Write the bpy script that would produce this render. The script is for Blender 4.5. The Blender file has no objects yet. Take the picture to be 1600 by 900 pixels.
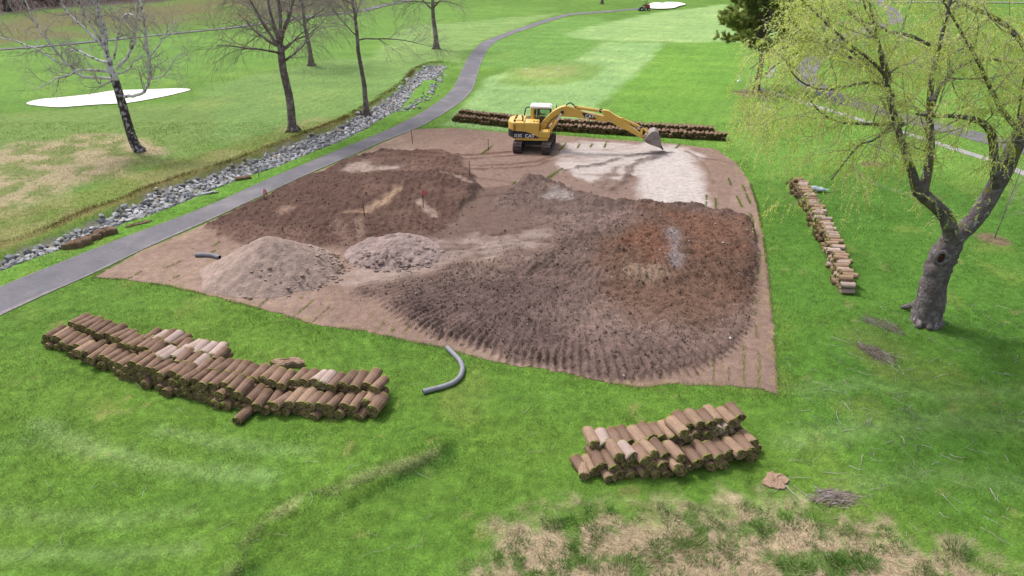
import bpy, math, random
import numpy as np
from mathutils import Vector, Matrix

# ------------------------------------------------------------------ camera, world, sun, exposure
SC = bpy.context.scene
COL = SC.collection
PITCH, CAMH, FPX = math.radians(26.8), 13.1, 1067.0
cam_data = bpy.data.cameras.new("camera")
cam_data.sensor_width = 36.0
cam_data.lens = FPX / 1600.0 * 36.0
cam_data.clip_start, cam_data.clip_end = 0.1, 6000.0
cam = bpy.data.objects.new("camera", cam_data)
cam.location = (0, 0, CAMH)
cam.rotation_euler = (math.pi / 2 - PITCH, 0, 0)
COL.objects.link(cam)
SC.camera = cam

SUN_EL, SUN_AZ = math.radians(56), math.radians(-48)      # azimuth from +Y towards +X
world = bpy.data.worlds.new("World")
SC.world = world
world.use_nodes = True
wn, wl = world.node_tree.nodes, world.node_tree.links
wn.clear()
w_out = wn.new("ShaderNodeOutputWorld")
w_bg = wn.new("ShaderNodeBackground")
w_hs = wn.new("ShaderNodeHueSaturation")
w_sky = wn.new("ShaderNodeTexSky")
w_sky.sky_type = 'NISHITA'
w_sky.sun_disc = False
w_sky.sun_elevation = SUN_EL
w_sky.sun_rotation = SUN_AZ
w_sky.air_density, w_sky.dust_density, w_sky.ozone_density = 1.0, 4.0, 1.0
w_hs.inputs['Saturation'].default_value = 0.42            # overcast: greyer than a clear sky
w_bg.inputs['Strength'].default_value = 0.115
wl.new(w_sky.outputs[0], w_hs.inputs['Color'])
wl.new(w_hs.outputs[0], w_bg.inputs[0])
wl.new(w_bg.outputs[0], w_out.inputs[0])

sun_data = bpy.data.lights.new("sun", 'SUN')
sun_data.energy = 1.5
sun_data.angle = math.radians(10)
sun_data.color = (1.0, 0.965, 0.92)
sun = bpy.data.objects.new("sun", sun_data)
sdir = Vector((math.sin(SUN_AZ) * math.cos(SUN_EL), math.cos(SUN_AZ) * math.cos(SUN_EL), math.sin(SUN_EL)))
sun.rotation_euler = sdir.to_track_quat('Z', 'Y').to_euler()
sun.location = (0, 0, 60)
COL.objects.link(sun)

SC.view_settings.view_transform = 'Standard'
SC.view_settings.look = 'None'
SC.view_settings.exposure = 1.17
SC.view_settings.gamma = 1.0
SC.view_settings.use_curve_mapping = False
SC.cycles.max_bounces = 5
SC.cycles.diffuse_bounces = 3
SC.cycles.transparent_max_bounces = 6

rng = np.random.default_rng(7)
random.seed(7)
CP, SP = math.cos(PITCH), math.sin(PITCH)

# ------------------------------------------------------------------ measuring helpers
def ray(px, py):
    u, v = (px - 800.0) / FPX, (py - 450.0) / FPX
    return u, CP - v * SP, -SP - v * CP

def G(px, py, z=0.0):
    """point of the ground plane seen at a pixel of the photograph"""
    dx, dy, dz = ray(px, py)
    t = (z - CAMH) / dz
    return np.array([dx * t, dy * t])

def GP(pts, z=0.0):
    return np.array([G(a, b, z) for a, b in pts])

def PY(px, py, Y):
    """point of the upright plane y = Y"""
    dx, dy, dz = ray(px, py)
    t = Y / dy
    return np.array([dx * t, Y, CAMH + dz * t])

def smooth(e0, e1, x):
    t = np.clip((x - e0) / (e1 - e0), 0, 1)
    return t * t * (3 - 2 * t)

def _hash(ix, iy, seed):
    n = (ix.astype(np.int64) * 374761393 + iy.astype(np.int64) * 668265263 + seed * 1442695041) & 0xFFFFFFFF
    n = ((n ^ (n >> 13)) * 1274126177) & 0xFFFFFFFF
    return ((n ^ (n >> 16)) & 0xFFFFFF) / float(0xFFFFFF)

def vnoise(x, y, seed=0):
    ix, iy = np.floor(x), np.floor(y)
    fx, fy = x - ix, y - iy
    fx, fy = fx * fx * (3 - 2 * fx), fy * fy * (3 - 2 * fy)
    a, b = _hash(ix, iy, seed), _hash(ix + 1, iy, seed)
    c, d = _hash(ix, iy + 1, seed), _hash(ix + 1, iy + 1, seed)
    return (a + (b - a) * fx) * (1 - fy) + (c + (d - c) * fx) * fy

def fbm(x, y, seed=0, octv=3):
    """centred on 0, about -1..1"""
    s, amp, tot = 0.0, 1.0, 0.0
    for k in range(octv):
        s = s + amp * (vnoise(x * 2 ** k + 17.3 * k, y * 2 ** k - 9.1 * k, seed + k) * 2 - 1)
        tot += amp
        amp *= 0.5
    return s / tot * 1.4

def sd(P, x, y, closed=True, reach=4.0):
    """signed distance to a polygon (negative inside); beyond `reach` it is simply large"""
    out = np.full(x.shape, 1e3)
    m = (x > P[:, 0].min() - reach) & (x < P[:, 0].max() + reach) & (y > P[:, 1].min() - reach) & (y < P[:, 1].max() + reach)
    if not m.any():
        return out
    xs, ys = x[m], y[m]
    d2 = np.full(xs.shape, 1e9)
    ins = np.zeros(xs.shape, bool)
    n = len(P)
    for i in range(n if closed else n - 1):
        ax, ay = P[i]
        bx, by = P[(i + 1) % n]
        ex, ey = bx - ax, by - ay
        t = np.clip(((xs - ax) * ex + (ys - ay) * ey) / (ex * ex + ey * ey + 1e-12), 0, 1)
        d2 = np.minimum(d2, (xs - ax - t * ex) ** 2 + (ys - ay - t * ey) ** 2)
        if closed:
            c = (ay > ys) != (by > ys)
            ins ^= c & (xs < (bx - ax) * (ys - ay) / ((by - ay) if by != ay else 1e-9) + ax)
    d = np.sqrt(d2)
    out[m] = np.where(ins, -d, d)
    return out

KEXP = 1.9
def alb(r, g, b, k=KEXP):
    """surface colour of something that the photograph shows at sRGB r g b"""
    c = np.array([r, g, b]) / 255.0
    return np.where(c <= 0.04045, c / 12.92, ((c + 0.055) / 1.055) ** 2.4) / k

def mix(c, target, a):
    return c + (target - c) * a[..., None]

# ------------------------------------------------------------------ mesh helpers
class MB:
    """collects faces and links them as one mesh object"""
    def __init__(self):
        self.V, self.F, self.M, self.n = [], [], [], 0
    def add(self, V, F, m=0):
        V = np.asarray(V, float).reshape(-1, 3)
        F = np.asarray(F, np.int64)
        self.V.append(V)
        self.F.append(F + self.n)
        self.M.append(np.full(len(F), m, np.int32))
        self.n += len(V)
    def mesh(self, name, mats, smooth_=False, col=None):
        me = bpy.data.meshes.new(name)
        V = np.concatenate(self.V)
        me.vertices.add(len(V))
        me.vertices.foreach_set("co", V.astype(np.float32).ravel())
        tot = np.concatenate([np.full(len(f), f.shape[1], np.int32) for f in self.F])
        idx = np.concatenate([f.ravel() for f in self.F]).astype(np.int32)
        me.loops.add(len(idx))
        me.loops.foreach_set("vertex_index", idx)
        me.polygons.add(len(tot))
        me.polygons.foreach_set("loop_start", np.concatenate([[0], np.cumsum(tot)[:-1]]).astype(np.int32))
        me.polygons.foreach_set("loop_total", tot)
        me.polygons.foreach_set("material_index", np.concatenate(self.M))
        me.polygons.foreach_set("use_smooth", np.full(len(tot), smooth_, bool))
        for m in (mats if isinstance(mats, (list, tuple)) else [mats]):
            me.materials.append(m)
        if col is not None:
            at = me.attributes.new("Col", 'FLOAT_COLOR', 'POINT')
            c = np.ones((len(V), 4), np.float32)
            c[:, :3] = col
            at.data.foreach_set("color", c.ravel())
        me.update(calc_edges=True)
        return me
    def build(self, name, mats, parent=None, smooth_=False, col=None, loc=None):
        return link(name, self.mesh(name, mats, smooth_, col), parent, loc)

def link(name, me, parent=None, loc=None):
    o = bpy.data.objects.new(name, me)
    COL.objects.link(o)
    if parent is not None:
        o.parent = parent
    if loc is not None:
        o.location = loc
    return o

def tag(o, label=None, cat=None, group=None, kind=None):
    for k, v in (("label", label), ("category", cat), ("group", group), ("kind", kind)):
        if v:
            o[k] = v
    return o

def thing(name, label, cat, loc=(0, 0, 0), rz=0.0, group=None):
    o = bpy.data.objects.new(name, None)
    o.empty_display_size = 0.3
    COL.objects.link(o)
    o.location = loc
    o.rotation_euler = (0, 0, rz)
    return tag(o, label, cat, group)

def tube(mb, pts, rad, n=6, cap=True, m=0):
    pts = np.asarray(pts, float)
    k = len(pts)
    rad = np.broadcast_to(np.asarray(rad, float), (k,))
    t = np.empty_like(pts)
    t[1:-1] = pts[2:] - pts[:-2]
    t[0], t[-1] = pts[1] - pts[0], pts[-1] - pts[-2]
    t /= np.linalg.norm(t, axis=1)[:, None] + 1e-9
    mean = np.abs(t).mean(0)
    ref = np.zeros(3)
    ref[np.argmin(mean)] = 1.0
    a = np.cross(t, ref)
    a /= np.linalg.norm(a, axis=1)[:, None] + 1e-9
    b = np.cross(t, a)
    th = np.arange(n) * (2 * math.pi / n)
    V = pts[:, None] + rad[:, None, None] * (np.cos(th)[None, :, None] * a[:, None] + np.sin(th)[None, :, None] * b[:, None])
    i = np.arange(k - 1)[:, None] * n
    j = np.arange(n)[None]
    j2 = (j + 1) % n
    F = np.stack([i + j, i + j2, i + n + j2, i + n + j], -1).reshape(-1, 4)
    base = mb.n
    mb.add(V.reshape(-1, 3), F, m)
    if cap and n >= 3:
        mb.F.append(np.array([np.arange(n)[::-1] + base]))
        mb.M.append(np.array([m], np.int32))
        mb.F.append(np.array([np.arange(n) + base + (k - 1) * n]))
        mb.M.append(np.array([m], np.int32))

BOXF = [[0, 3, 2, 1], [4, 5, 6, 7], [0, 1, 5, 4], [1, 2, 6, 5], [2, 3, 7, 6], [3, 0, 4, 7]]
def box(mb, c, s, rot=None, m=0, taper=1.0):
    x, y, z = np.array(s) / 2.0
    V = np.array([[-x, -y, -z], [x, -y, -z], [x, y, -z], [-x, y, -z],
                  [-x * taper, -y * taper, z], [x * taper, -y * taper, z], [x * taper, y * taper, z], [-x * taper, y * taper, z]])
    if rot is not None:
        V = V @ np.array(rot.to_3x3() if hasattr(rot, 'to_3x3') else rot).T
    mb.add(V + np.array(c), BOXF, m)

def prism(mb, prof, l0, l1, m=0, inset=0.0):
    """profile in (x, z) extruded along y from l0 to l1, its rim bevelled by inset"""
    P = np.array(prof, float)
    n = len(P)
    area = np.sum(P[:, 0] * np.roll(P[:, 1], -1) - np.roll(P[:, 0], -1) * P[:, 1])
    if area < 0:
        P = P[::-1]
    rings = [(l0, P), (l1, P)]
    if inset > 0:
        e1 = P - np.roll(P, 1, 0)
        e2 = np.roll(P, -1, 0) - P
        n1 = np.stack([-e1[:, 1], e1[:, 0]], 1) / (np.linalg.norm(e1, axis=1)[:, None] + 1e-9)
        n2 = np.stack([-e2[:, 1], e2[:, 0]], 1) / (np.linalg.norm(e2, axis=1)[:, None] + 1e-9)
        nn = n1 + n2
        nn /= np.linalg.norm(nn, axis=1)[:, None] + 1e-9
        Q = P + nn * inset
        rings = [(l0, Q), (l0 + inset, P), (l1 - inset, P), (l1, Q)]
    V = np.concatenate([np.stack([R[:, 0], np.full(n, l), R[:, 1]], 1) for l, R in rings])
    j = np.arange(n)
    j2 = (j + 1) % n
    F = np.concatenate([np.stack([k * n + j, k * n + j2, (k + 1) * n + j2, (k + 1) * n + j], 1) for k in range(len(rings) - 1)])
    base = mb.n
    mb.add(V, F[:, ::-1], m)
    mb.F.append(np.array([j + base])); mb.M.append(np.array([m], np.int32))
    mb.F.append(np.array([j[::-1] + base + (len(rings) - 1) * n])); mb.M.append(np.array([m], np.int32))

def ball(mb, c, r, seg=8, rings=5, m=0, sc=(1, 1, 1), rnd=0.0, rg=None):
    th = np.linspace(0, math.pi, rings + 1)[1:-1]
    ph = np.arange(seg) * 2 * math.pi / seg
    V = np.stack([np.sin(th)[:, None] * np.cos(ph), np.sin(th)[:, None] * np.sin(ph), np.cos(th)[:, None] * np.ones(seg)], -1).reshape(-1, 3)
    V = np.concatenate([V, [[0, 0, 1], [0, 0, -1]]])
    if rnd:
        V = V * (1 + rnd * (rg or rng).normal(size=(len(V), 1)))
    V = V * r * np.array(sc) + np.array(c)
    k = len(th)
    j = np.arange(seg); j2 = (j + 1) % seg
    base = mb.n
    F = [np.stack([i * seg + j, (i + 1) * seg + j, (i + 1) * seg + j2, i * seg + j2], 1) for i in range(k - 1)]
    mb.add(V, np.concatenate(F) if F else np.zeros((0, 4), int), m)
    T = np.concatenate([np.stack([np.full(seg, k * seg), j, j2], 1), np.stack([np.full(seg, k * seg + 1), (k - 1) * seg + j2, (k - 1) * seg + j], 1)])
    mb.F.append(T + base); mb.M.append(np.full(len(T), m, np.int32))

# ------------------------------------------------------------------ materials
def mat(name, col=(0.5, 0.5, 0.5), rough=0.8, spec=0.3, attr=False, nscale=0.0, namp=0.0, col2=None, c2scale=5.0, c2lo=0.45, c2hi=0.6,
        bump=0.0, bscale=20.0, rand=0.0, trans=0.0, metal=0.0, coat=0.0, coords='Object', detail=4.0):
    m = bpy.data.materials.new(name)
    m.use_nodes = True
    nt = m.node_tree
    N, L = nt.nodes, nt.links
    N.clear()
    out = N.new("ShaderNodeOutputMaterial")
    bs = N.new("ShaderNodeBsdfPrincipled")
    bs.inputs['Roughness'].default_value = rough
    bs.inputs['Specular IOR Level'].default_value = spec
    bs.inputs['Metallic'].default_value = metal
    bs.inputs['Coat Weight'].default_value = coat
    L.new(bs.outputs[0], out.inputs[0])
    tc = N.new("ShaderNodeTexCoord")
    vec = N.new("ShaderNodeNewGeometry").outputs['Position'] if coords == 'Geometry' else tc.outputs[coords]
    def noise(scale, det=detail):
        t = N.new("ShaderNodeTexNoise")
        t.inputs['Scale'].default_value = scale
        t.inputs['Detail'].default_value = det
        L.new(vec, t.inputs['Vector'])
        return t
    if attr:
        a = N.new("ShaderNodeAttribute")
        a.attribute_name = "Col"
        c = a.outputs['Color']
    else:
        r = N.new("ShaderNodeRGB")
        r.outputs[0].default_value = (*col, 1)
        c = r.outputs[0]
    if col2 is not None:
        t = noise(c2scale)
        mr = N.new("ShaderNodeMapRange")
        mr.inputs[1].default_value, mr.inputs[2].default_value = c2lo, c2hi
        L.new(t.outputs[0], mr.inputs[0])
        mx = N.new("ShaderNodeMix"); mx.data_type = 'RGBA'
        L.new(mr.outputs[0], mx.inputs[0])
        L.new(c, mx.inputs[6])
        mx.inputs[7].default_value = (*col2, 1)
        c = mx.outputs[2]
    val = None
    if namp:
        for k, (s, a_) in enumerate(((nscale, namp), (nscale * 5.3, namp * 0.8))):
            t = noise(s)
            mr = N.new("ShaderNodeMapRange")
            mr.inputs[1].default_value, mr.inputs[2].default_value = 0.25, 0.75
            mr.inputs[3].default_value, mr.inputs[4].default_value = 1 - a_, 1 + a_
            L.new(t.outputs[0], mr.inputs[0])
            if val is None:
                val = mr.outputs[0]
            else:
                mu = N.new("ShaderNodeMath"); mu.operation = 'MULTIPLY'
                L.new(val, mu.inputs[0]); L.new(mr.outputs[0], mu.inputs[1])
                val = mu.outputs[0]
    if rand:
        oi = N.new("ShaderNodeObjectInfo")
        mr = N.new("ShaderNodeMapRange")
        mr.inputs[3].default_value, mr.inputs[4].default_value = 1 - rand, 1 + rand
        L.new(oi.outputs['Random'], mr.inputs[0])
        if val is None:
            val = mr.outputs[0]
        else:
            mu = N.new("ShaderNodeMath"); mu.operation = 'MULTIPLY'
            L.new(val, mu.inputs[0]); L.new(mr.outputs[0], mu.inputs[1])
            val = mu.outputs[0]
    if val is not None:
        vm = N.new("ShaderNodeVectorMath"); vm.operation = 'SCALE'
        L.new(c, vm.inputs[0]); L.new(val, vm.inputs['Scale'])
        c = vm.outputs[0]
    L.new(c, bs.inputs['Base Color'])
    if bump:
        t = noise(bscale, 5.0)
        bp = N.new("ShaderNodeBump")
        bp.inputs['Strength'].default_value = 1.0
        bp.inputs['Distance'].default_value = bump
        L.new(t.outputs[0], bp.inputs['Height'])
        L.new(bp.outputs[0], bs.inputs['Normal'])
    if trans:
        td = N.new("ShaderNodeBsdfTranslucent")
        L.new(c, td.inputs[0])
        ms = N.new("ShaderNodeMixShader")
        ms.inputs[0].default_value = trans
        L.new(bs.outputs[0], ms.inputs[1]); L.new(td.outputs[0], ms.inputs[2])
        L.new(ms.outputs[0], out.inputs[0])
    return m

T = tuple
M_lawn = mat("lawn", attr=True, nscale=3.2, namp=0.30, bump=0.04, bscale=16.0, rough=0.95, spec=0.1, coords='Geometry', detail=6.0)
M_blade = mat("grass_blade", attr=True, rough=0.8, spec=0.15, trans=0.25)
M_soil = mat("bare_soil", attr=True, nscale=3.4, namp=0.20, bump=0.045, bscale=13.0, rough=0.97, spec=0.08, coords='Geometry', detail=6.0)
M_clod = mat("soil_clod", attr=True, rough=0.97, spec=0.05)
M_path = mat("asphalt", T(alb(126, 122, 129)), 0.9, 0.25, nscale=0.9, namp=0.15, col2=T(alb(152, 147, 151)), c2scale=0.35, c2lo=0.5, c2hi=0.72,
             bump=0.004, bscale=60, coords='Geometry')
M_kerb = mat("path_edge", T(alb(152, 146, 148)), 0.95, 0.2, nscale=3, namp=0.25, coords='Geometry')
M_shoot = mat("willow_shoot", T(alb(196, 190, 120)), 0.9, 0.1, nscale=1.0, namp=0.2)
M_sodk = mat("sod_grass_khaki", T(alb(180, 164, 112)), 0.95, 0.08, nscale=18, namp=0.4, rand=0.15, bump=0.02, bscale=60, col2=T(alb(150, 150, 84)), c2scale=9)
M_conc = mat("concrete", T(alb(186, 182, 182)), 0.9, 0.2, nscale=1.5, namp=0.12, bump=0.003, bscale=30, coords='Geometry')
M_sandw = mat("bunker_sand", (0.62, 0.60, 0.57), 0.95, 0.1, nscale=0.8, namp=0.05, bump=0.02, bscale=4, coords='Geometry')
M_rock = mat("grey_rock", T(alb(168, 168, 170)), 0.9, 0.2, nscale=3.5, namp=0.25, col2=T(alb(120, 120, 124)), c2scale=2.5, bump=0.02, bscale=12, rand=0.28)
M_rock_attr = mat("ditch_rock", attr=True, nscale=3.5, namp=0.22, bump=0.02, bscale=12, rough=0.9, spec=0.2)
M_bark = mat("grey_bark", T(alb(138, 122, 120)), 0.95, 0.1, nscale=5, namp=0.3, col2=T(alb(172, 160, 158)), c2scale=2.5, bump=0.015, bscale=14)
M_barkd = mat("dark_bark", T(alb(84, 72, 70)), 0.95, 0.1, nscale=6, namp=0.3, col2=T(alb(120, 112, 112)), c2scale=1.6, c2lo=0.5, c2hi=0.65, bump=0.05, bscale=9)
M_birch = mat("birch_bark", T(alb(242, 238, 242, 1.5)), 0.85, 0.2, nscale=4, namp=0.2, col2=T(alb(110, 98, 100)), c2scale=4.5, c2lo=0.56, c2hi=0.64, bump=0.01, bscale=20)
M_birchd = mat("birch_butt", T(alb(92, 82, 86)), 0.9, 0.2, nscale=4, namp=0.25, col2=T(alb(205, 200, 204)), c2scale=5.0, c2lo=0.52, c2hi=0.60, bump=0.02, bscale=14)
M_twig = mat("bare_twig", T(alb(184, 168, 166)), 0.9, 0.1, nscale=1.0, namp=0.3)
M_twigp = mat("pale_twig", T(alb(205, 194, 194)), 0.9, 0.1, nscale=1.0, namp=0.25)
M_leafy = mat("catkin_leaf", attr=True, rough=0.7, spec=0.2, trans=0.5)
M_needle = mat("pine_needle", attr=True, rough=0.7, spec=0.2, trans=0.4)
M_sod = mat("sod_soil", T(alb(160, 132, 115)), 0.97, 0.06, nscale=7, namp=0.16, rand=0.20, col2=T(alb(140, 113, 96)), c2scale=4.0, bump=0.007, bscale=26)
M_sodp = mat("sod_soil_dry", T(alb(206, 182, 172)), 0.97, 0.06, nscale=6, namp=0.14, rand=0.08, bump=0.008, bscale=26)
M_sodt = mat("sod_soil_tan", T(alb(182, 152, 130)), 0.97, 0.06, nscale=6, namp=0.16, rand=0.10, bump=0.008, bscale=26)
M_sodg = mat("sod_grass", T(alb(154, 168, 84)), 0.95, 0.08, nscale=18, namp=0.45, rand=0.2, bump=0.02, bscale=60, col2=T(alb(158, 136, 88)), c2scale=9)
M_yellow = mat("yellow_paint", T(alb(248, 200, 92, 1.6)), 0.42, 0.5, nscale=2.2, namp=0.06, col2=T(alb(214, 172, 92, 1.7)), c2scale=3.0, c2lo=0.58, c2hi=0.8, coat=0.1)
M_white = mat("white_paint", (0.72, 0.72, 0.72), 0.5, 0.4, nscale=3, namp=0.05)
M_black = mat("black_paint", (0.018, 0.018, 0.026), 0.5, 0.4)
M_rubber = mat("black_rubber", (0.02, 0.02, 0.02), 0.8, 0.3, nscale=6, namp=0.2)
M_track = mat("muddy_track_steel", T(alb(108, 92, 92)), 0.75, 0.4, nscale=5, namp=0.3, col2=T(alb(90, 68, 60)), c2scale=4)
M_dark = mat("dark_steel", (0.03, 0.03, 0.034), 0.6, 0.4, nscale=5, namp=0.3)
M_steel = mat("bucket_steel", T(alb(172, 160, 158)), 0.55, 0.5, nscale=4, namp=0.15, col2=T(alb(150, 128, 116)), c2scale=2.5)
M_chrome = mat("chrome_rod", (0.6, 0.6, 0.62), 0.25, 0.5, metal=0.8)
M_red = mat("red_paint", T(alb(190, 40, 60)), 0.45, 0.5, nscale=3, namp=0.08)
M_stripe = mat("red_stripe", T(alb(190, 60, 50)), 0.5, 0.4)
M_seat = mat("seat_vinyl", (0.03, 0.03, 0.035), 0.7, 0.3)
M_hose = mat("grey_pipe", T(alb(158, 158, 168)), 0.6, 0.4, nscale=3, namp=0.15)
M_wood = mat("stake_wood", T(alb(120, 92, 74)), 0.9, 0.1, nscale=8, namp=0.2)
M_pink = mat("pink_flag", T(alb(246, 112, 112, 1.6)), 0.7, 0.2)
M_tarp = mat("pale_blue_sack", T(alb(196, 212, 226)), 0.55, 0.4, nscale=4, namp=0.12)
M_straw = mat("straw", attr=True, rough=0.9, spec=0.1, trans=0.15)
M_skin = mat("skin", T(alb(205, 160, 135)), 0.6, 0.3)
M_shirtd = mat("navy_shirt", T(alb(60, 66, 88)), 0.9, 0.1, nscale=8, namp=0.1)
M_shirtl = mat("light_shirt", T(alb(190, 185, 200)), 0.9, 0.1, nscale=8, namp=0.1)
M_jeans = mat("dark_trousers", T(alb(58, 60, 74)), 0.9, 0.1, nscale=8, namp=0.1)
M_shoe = mat("brown_boot", T(alb(70, 55, 45)), 0.8, 0.2)
M_hair = mat("dark_hair", T(alb(60, 45, 38)), 0.8, 0.2)
def glass_mat():
    m = bpy.data.materials.new("cab_glass")
    m.use_nodes = True
    N, L = m.node_tree.nodes, m.node_tree.links
    N.clear()
    out = N.new("ShaderNodeOutputMaterial"); ms = N.new("ShaderNodeMixShader")
    tr = N.new("ShaderNodeBsdfTransparent"); gl = N.new("ShaderNodeBsdfGlossy")
    tr.inputs[0].default_value = (0.80, 0.88, 0.84, 1)
    gl.inputs['Roughness'].default_value = 0.04
    ms.inputs[0].default_value = 0.10
    L.new(tr.outputs[0], ms.inputs[1]); L.new(gl.outputs[0], ms.inputs[2]); L.new(ms.outputs[0], out.inputs[0])
    return m
M_glass = glass_mat()

def ordinal(n):
    a = ["", "first", "second", "third", "fourth", "fifth", "sixth", "seventh", "eighth", "ninth", "tenth", "eleventh", "twelfth", "thirteenth",
         "fourteenth", "fifteenth", "sixteenth", "seventeenth", "eighteenth", "nineteenth"]
    if n < 20:
        return a[n]
    t = ["", "", "twent", "thirt", "fort", "fift", "sixt", "sevent"][n // 10]
    return t + "ieth" if n % 10 == 0 else t + "y-" + a[n % 10]

# ------------------------------------------------------------------ plan of the place (outlines measured in the photograph, laid on the ground)
SITE = GP([(143, 434), (222, 391), (321, 349), (386, 319), (472, 278), (556, 242), (607, 219), (650, 201), (710, 200), (790, 207), (880, 212), (1000, 221), (1060, 225),
           (1120, 234), (1150, 255), (1172, 285), (1184, 320), (1193, 370), (1200, 420), (1207, 480), (1212, 540), (1217, 618), (1190, 608), (1130, 603),
           (1060, 600), (1000, 606), (940, 598), (900, 588), (850, 577), (800, 572), (745, 560), (700, 545), (640, 534), (570, 518), (500, 510),
           (440, 492), (385, 478), (330, 464), (260, 447), (190, 437)])
PATH_L = [(-260, 560), (-120, 500), (0, 448), (99, 408), (191, 371), (280, 340), (346, 314), (412, 283), (470, 259), (533, 233), (600, 206), (628, 192), (662, 174), (692, 154), (708, 138), (717, 121), (724, 105), (730, 92), (740, 79), (752, 68), (773, 59), (800, 48), (850, 30), (885, 20), (930, 16.5), (1000, 11), (1030, 7)]
PATH_R = [(-260, 640), (-120, 556), (-20, 503), (29, 480), (110, 442), (141, 432), (220, 390), (320, 348), (385, 318), (471, 277), (555, 241), (606, 218), (648, 202), (668, 193), (705, 170), (724, 157), (738, 142), (744, 125), (749, 106), (760, 80), (775, 66), (800, 55), (852, 35), (890, 22.5), (935, 18.8), (1000, 13), (1032, 8.5)]
RIP_U = [(-120, 462), (-40, 425), (0, 407), (51, 385), (79, 374), (119, 358), (154, 342), (200, 324), (233, 303), (293, 282), (366, 260), (403, 245), (438, 230), (478, 216), (533, 194), (582, 168), (612, 148), (634, 132), (650, 113), (672, 103.5), (694, 102)]
RIP_D = [(-120, 482), (-40, 437), (15, 415), (44, 404), (81, 391), (108, 382), (158, 360), (198, 345), (233, 334), (281, 316), (346, 289), (390, 273), (434, 258), (473, 242), (522, 223), (566, 203), (584, 191), (626, 168), (639, 150), (659, 126), (681, 123), (694, 106)]
RIP = GP(RIP_U + RIP_D[::-1])
RIP_TOP = GP([(-120, 440), (-40, 408), (0, 390), (44, 375), (88, 359), (114, 346), (149, 332), (198, 317), (229, 301), (293, 279), (366, 257), (438, 228), (533, 192), (582, 166), (634, 130), (650, 111), (672, 102), (694, 100)])
SPUR = GP([(696, 104), (683, 130), (663, 154), (634, 174)])
ZA = GP([(322, 356), (345, 343), (388, 323), (474, 282), (540, 253), (595, 235), (660, 238), (715, 243), (742, 280), (745, 298), (715, 330), (690, 362), (640, 380), (555, 394), (500, 388),
         (440, 380), (380, 380), (335, 370)])
ZB = GP([(560, 458), (620, 440), (700, 415), (770, 408), (850, 388), (870, 362), (830, 340), (770, 330), (790, 300), (830, 283), (872, 296), (905, 312), (950, 320), (1010, 322),
         (1050, 326), (1100, 331), (1140, 339), (1166, 348), (1180, 366), (1184, 400), (1180, 440), (1178, 470), (1168, 510), (1150, 545), (1120, 565), (1080, 580), (1030, 590),
         (985, 596), (935, 597), (890, 582), (840, 572), (795, 567), (755, 548), (700, 532), (655, 520), (620, 492), (590, 468)])
SAND1 = GP([(1004, 262), (1020, 240), (1058, 231), (1082, 248), (1098, 275), (1106, 322), (1045, 324), (1002, 312), (998, 285)])
SAND2 = GP([(885, 224), (960, 222), (1060, 227), (1095, 245), (1085, 262), (1010, 275), (970, 280), (935, 285), (890, 276), (870, 250)])
SAND3 = GP([(520, 440), (560, 410), (640, 395), (700, 378), (850, 366), (865, 378), (820, 392), (730, 408), (640, 432), (560, 452)])
DEAD = GP([(735, 880), (790, 838), (850, 806), (930, 790), (1040, 784), (1160, 788), (1260, 796), (1340, 812), (1430, 838), (1520, 868), (1640, 905), (1640, 1040), (700, 1040)])
DRY = GP([(-40, 240), (60, 222), (150, 212), (230, 220), (270, 236), (210, 262), (120, 296), (40, 326), (-40, 345)])
BANK = GP([(-60, 80), (0, 66), (150, 58), (280, 42), (380, 36), (560, 14), (620, -4), (560, -12), (330, -8), (300, 14), (0, 28), (-60, 32)])
WOOD = GP([(-80, 32), (0, 28), (120, 20), (300, 15), (330, 0), (420, -20), (300, -50), (-200, -50)])
BUNK1 = GP([(34, 163), (60, 155), (100, 152), (145, 147), (180, 141), (230, 140), (280, 138), (304, 140), (262, 150), (200, 162), (140, 165), (90, 169)])
BUNK2 = GP([(1011, 10), (1016, 5.5), (1026, 4.2), (1036, 5.4), (1040, 4.0), (1060, 4.2), (1074, 7.0), (1060, 9.5), (1054, 12.5), (1036, 14), (1016, 13.5)])
def near_right(): return GP([(1190, 285), (1340, 262), (1660, 330), (1660, 800), (1300, 720), (1225, 610), (1205, 440)])
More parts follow.
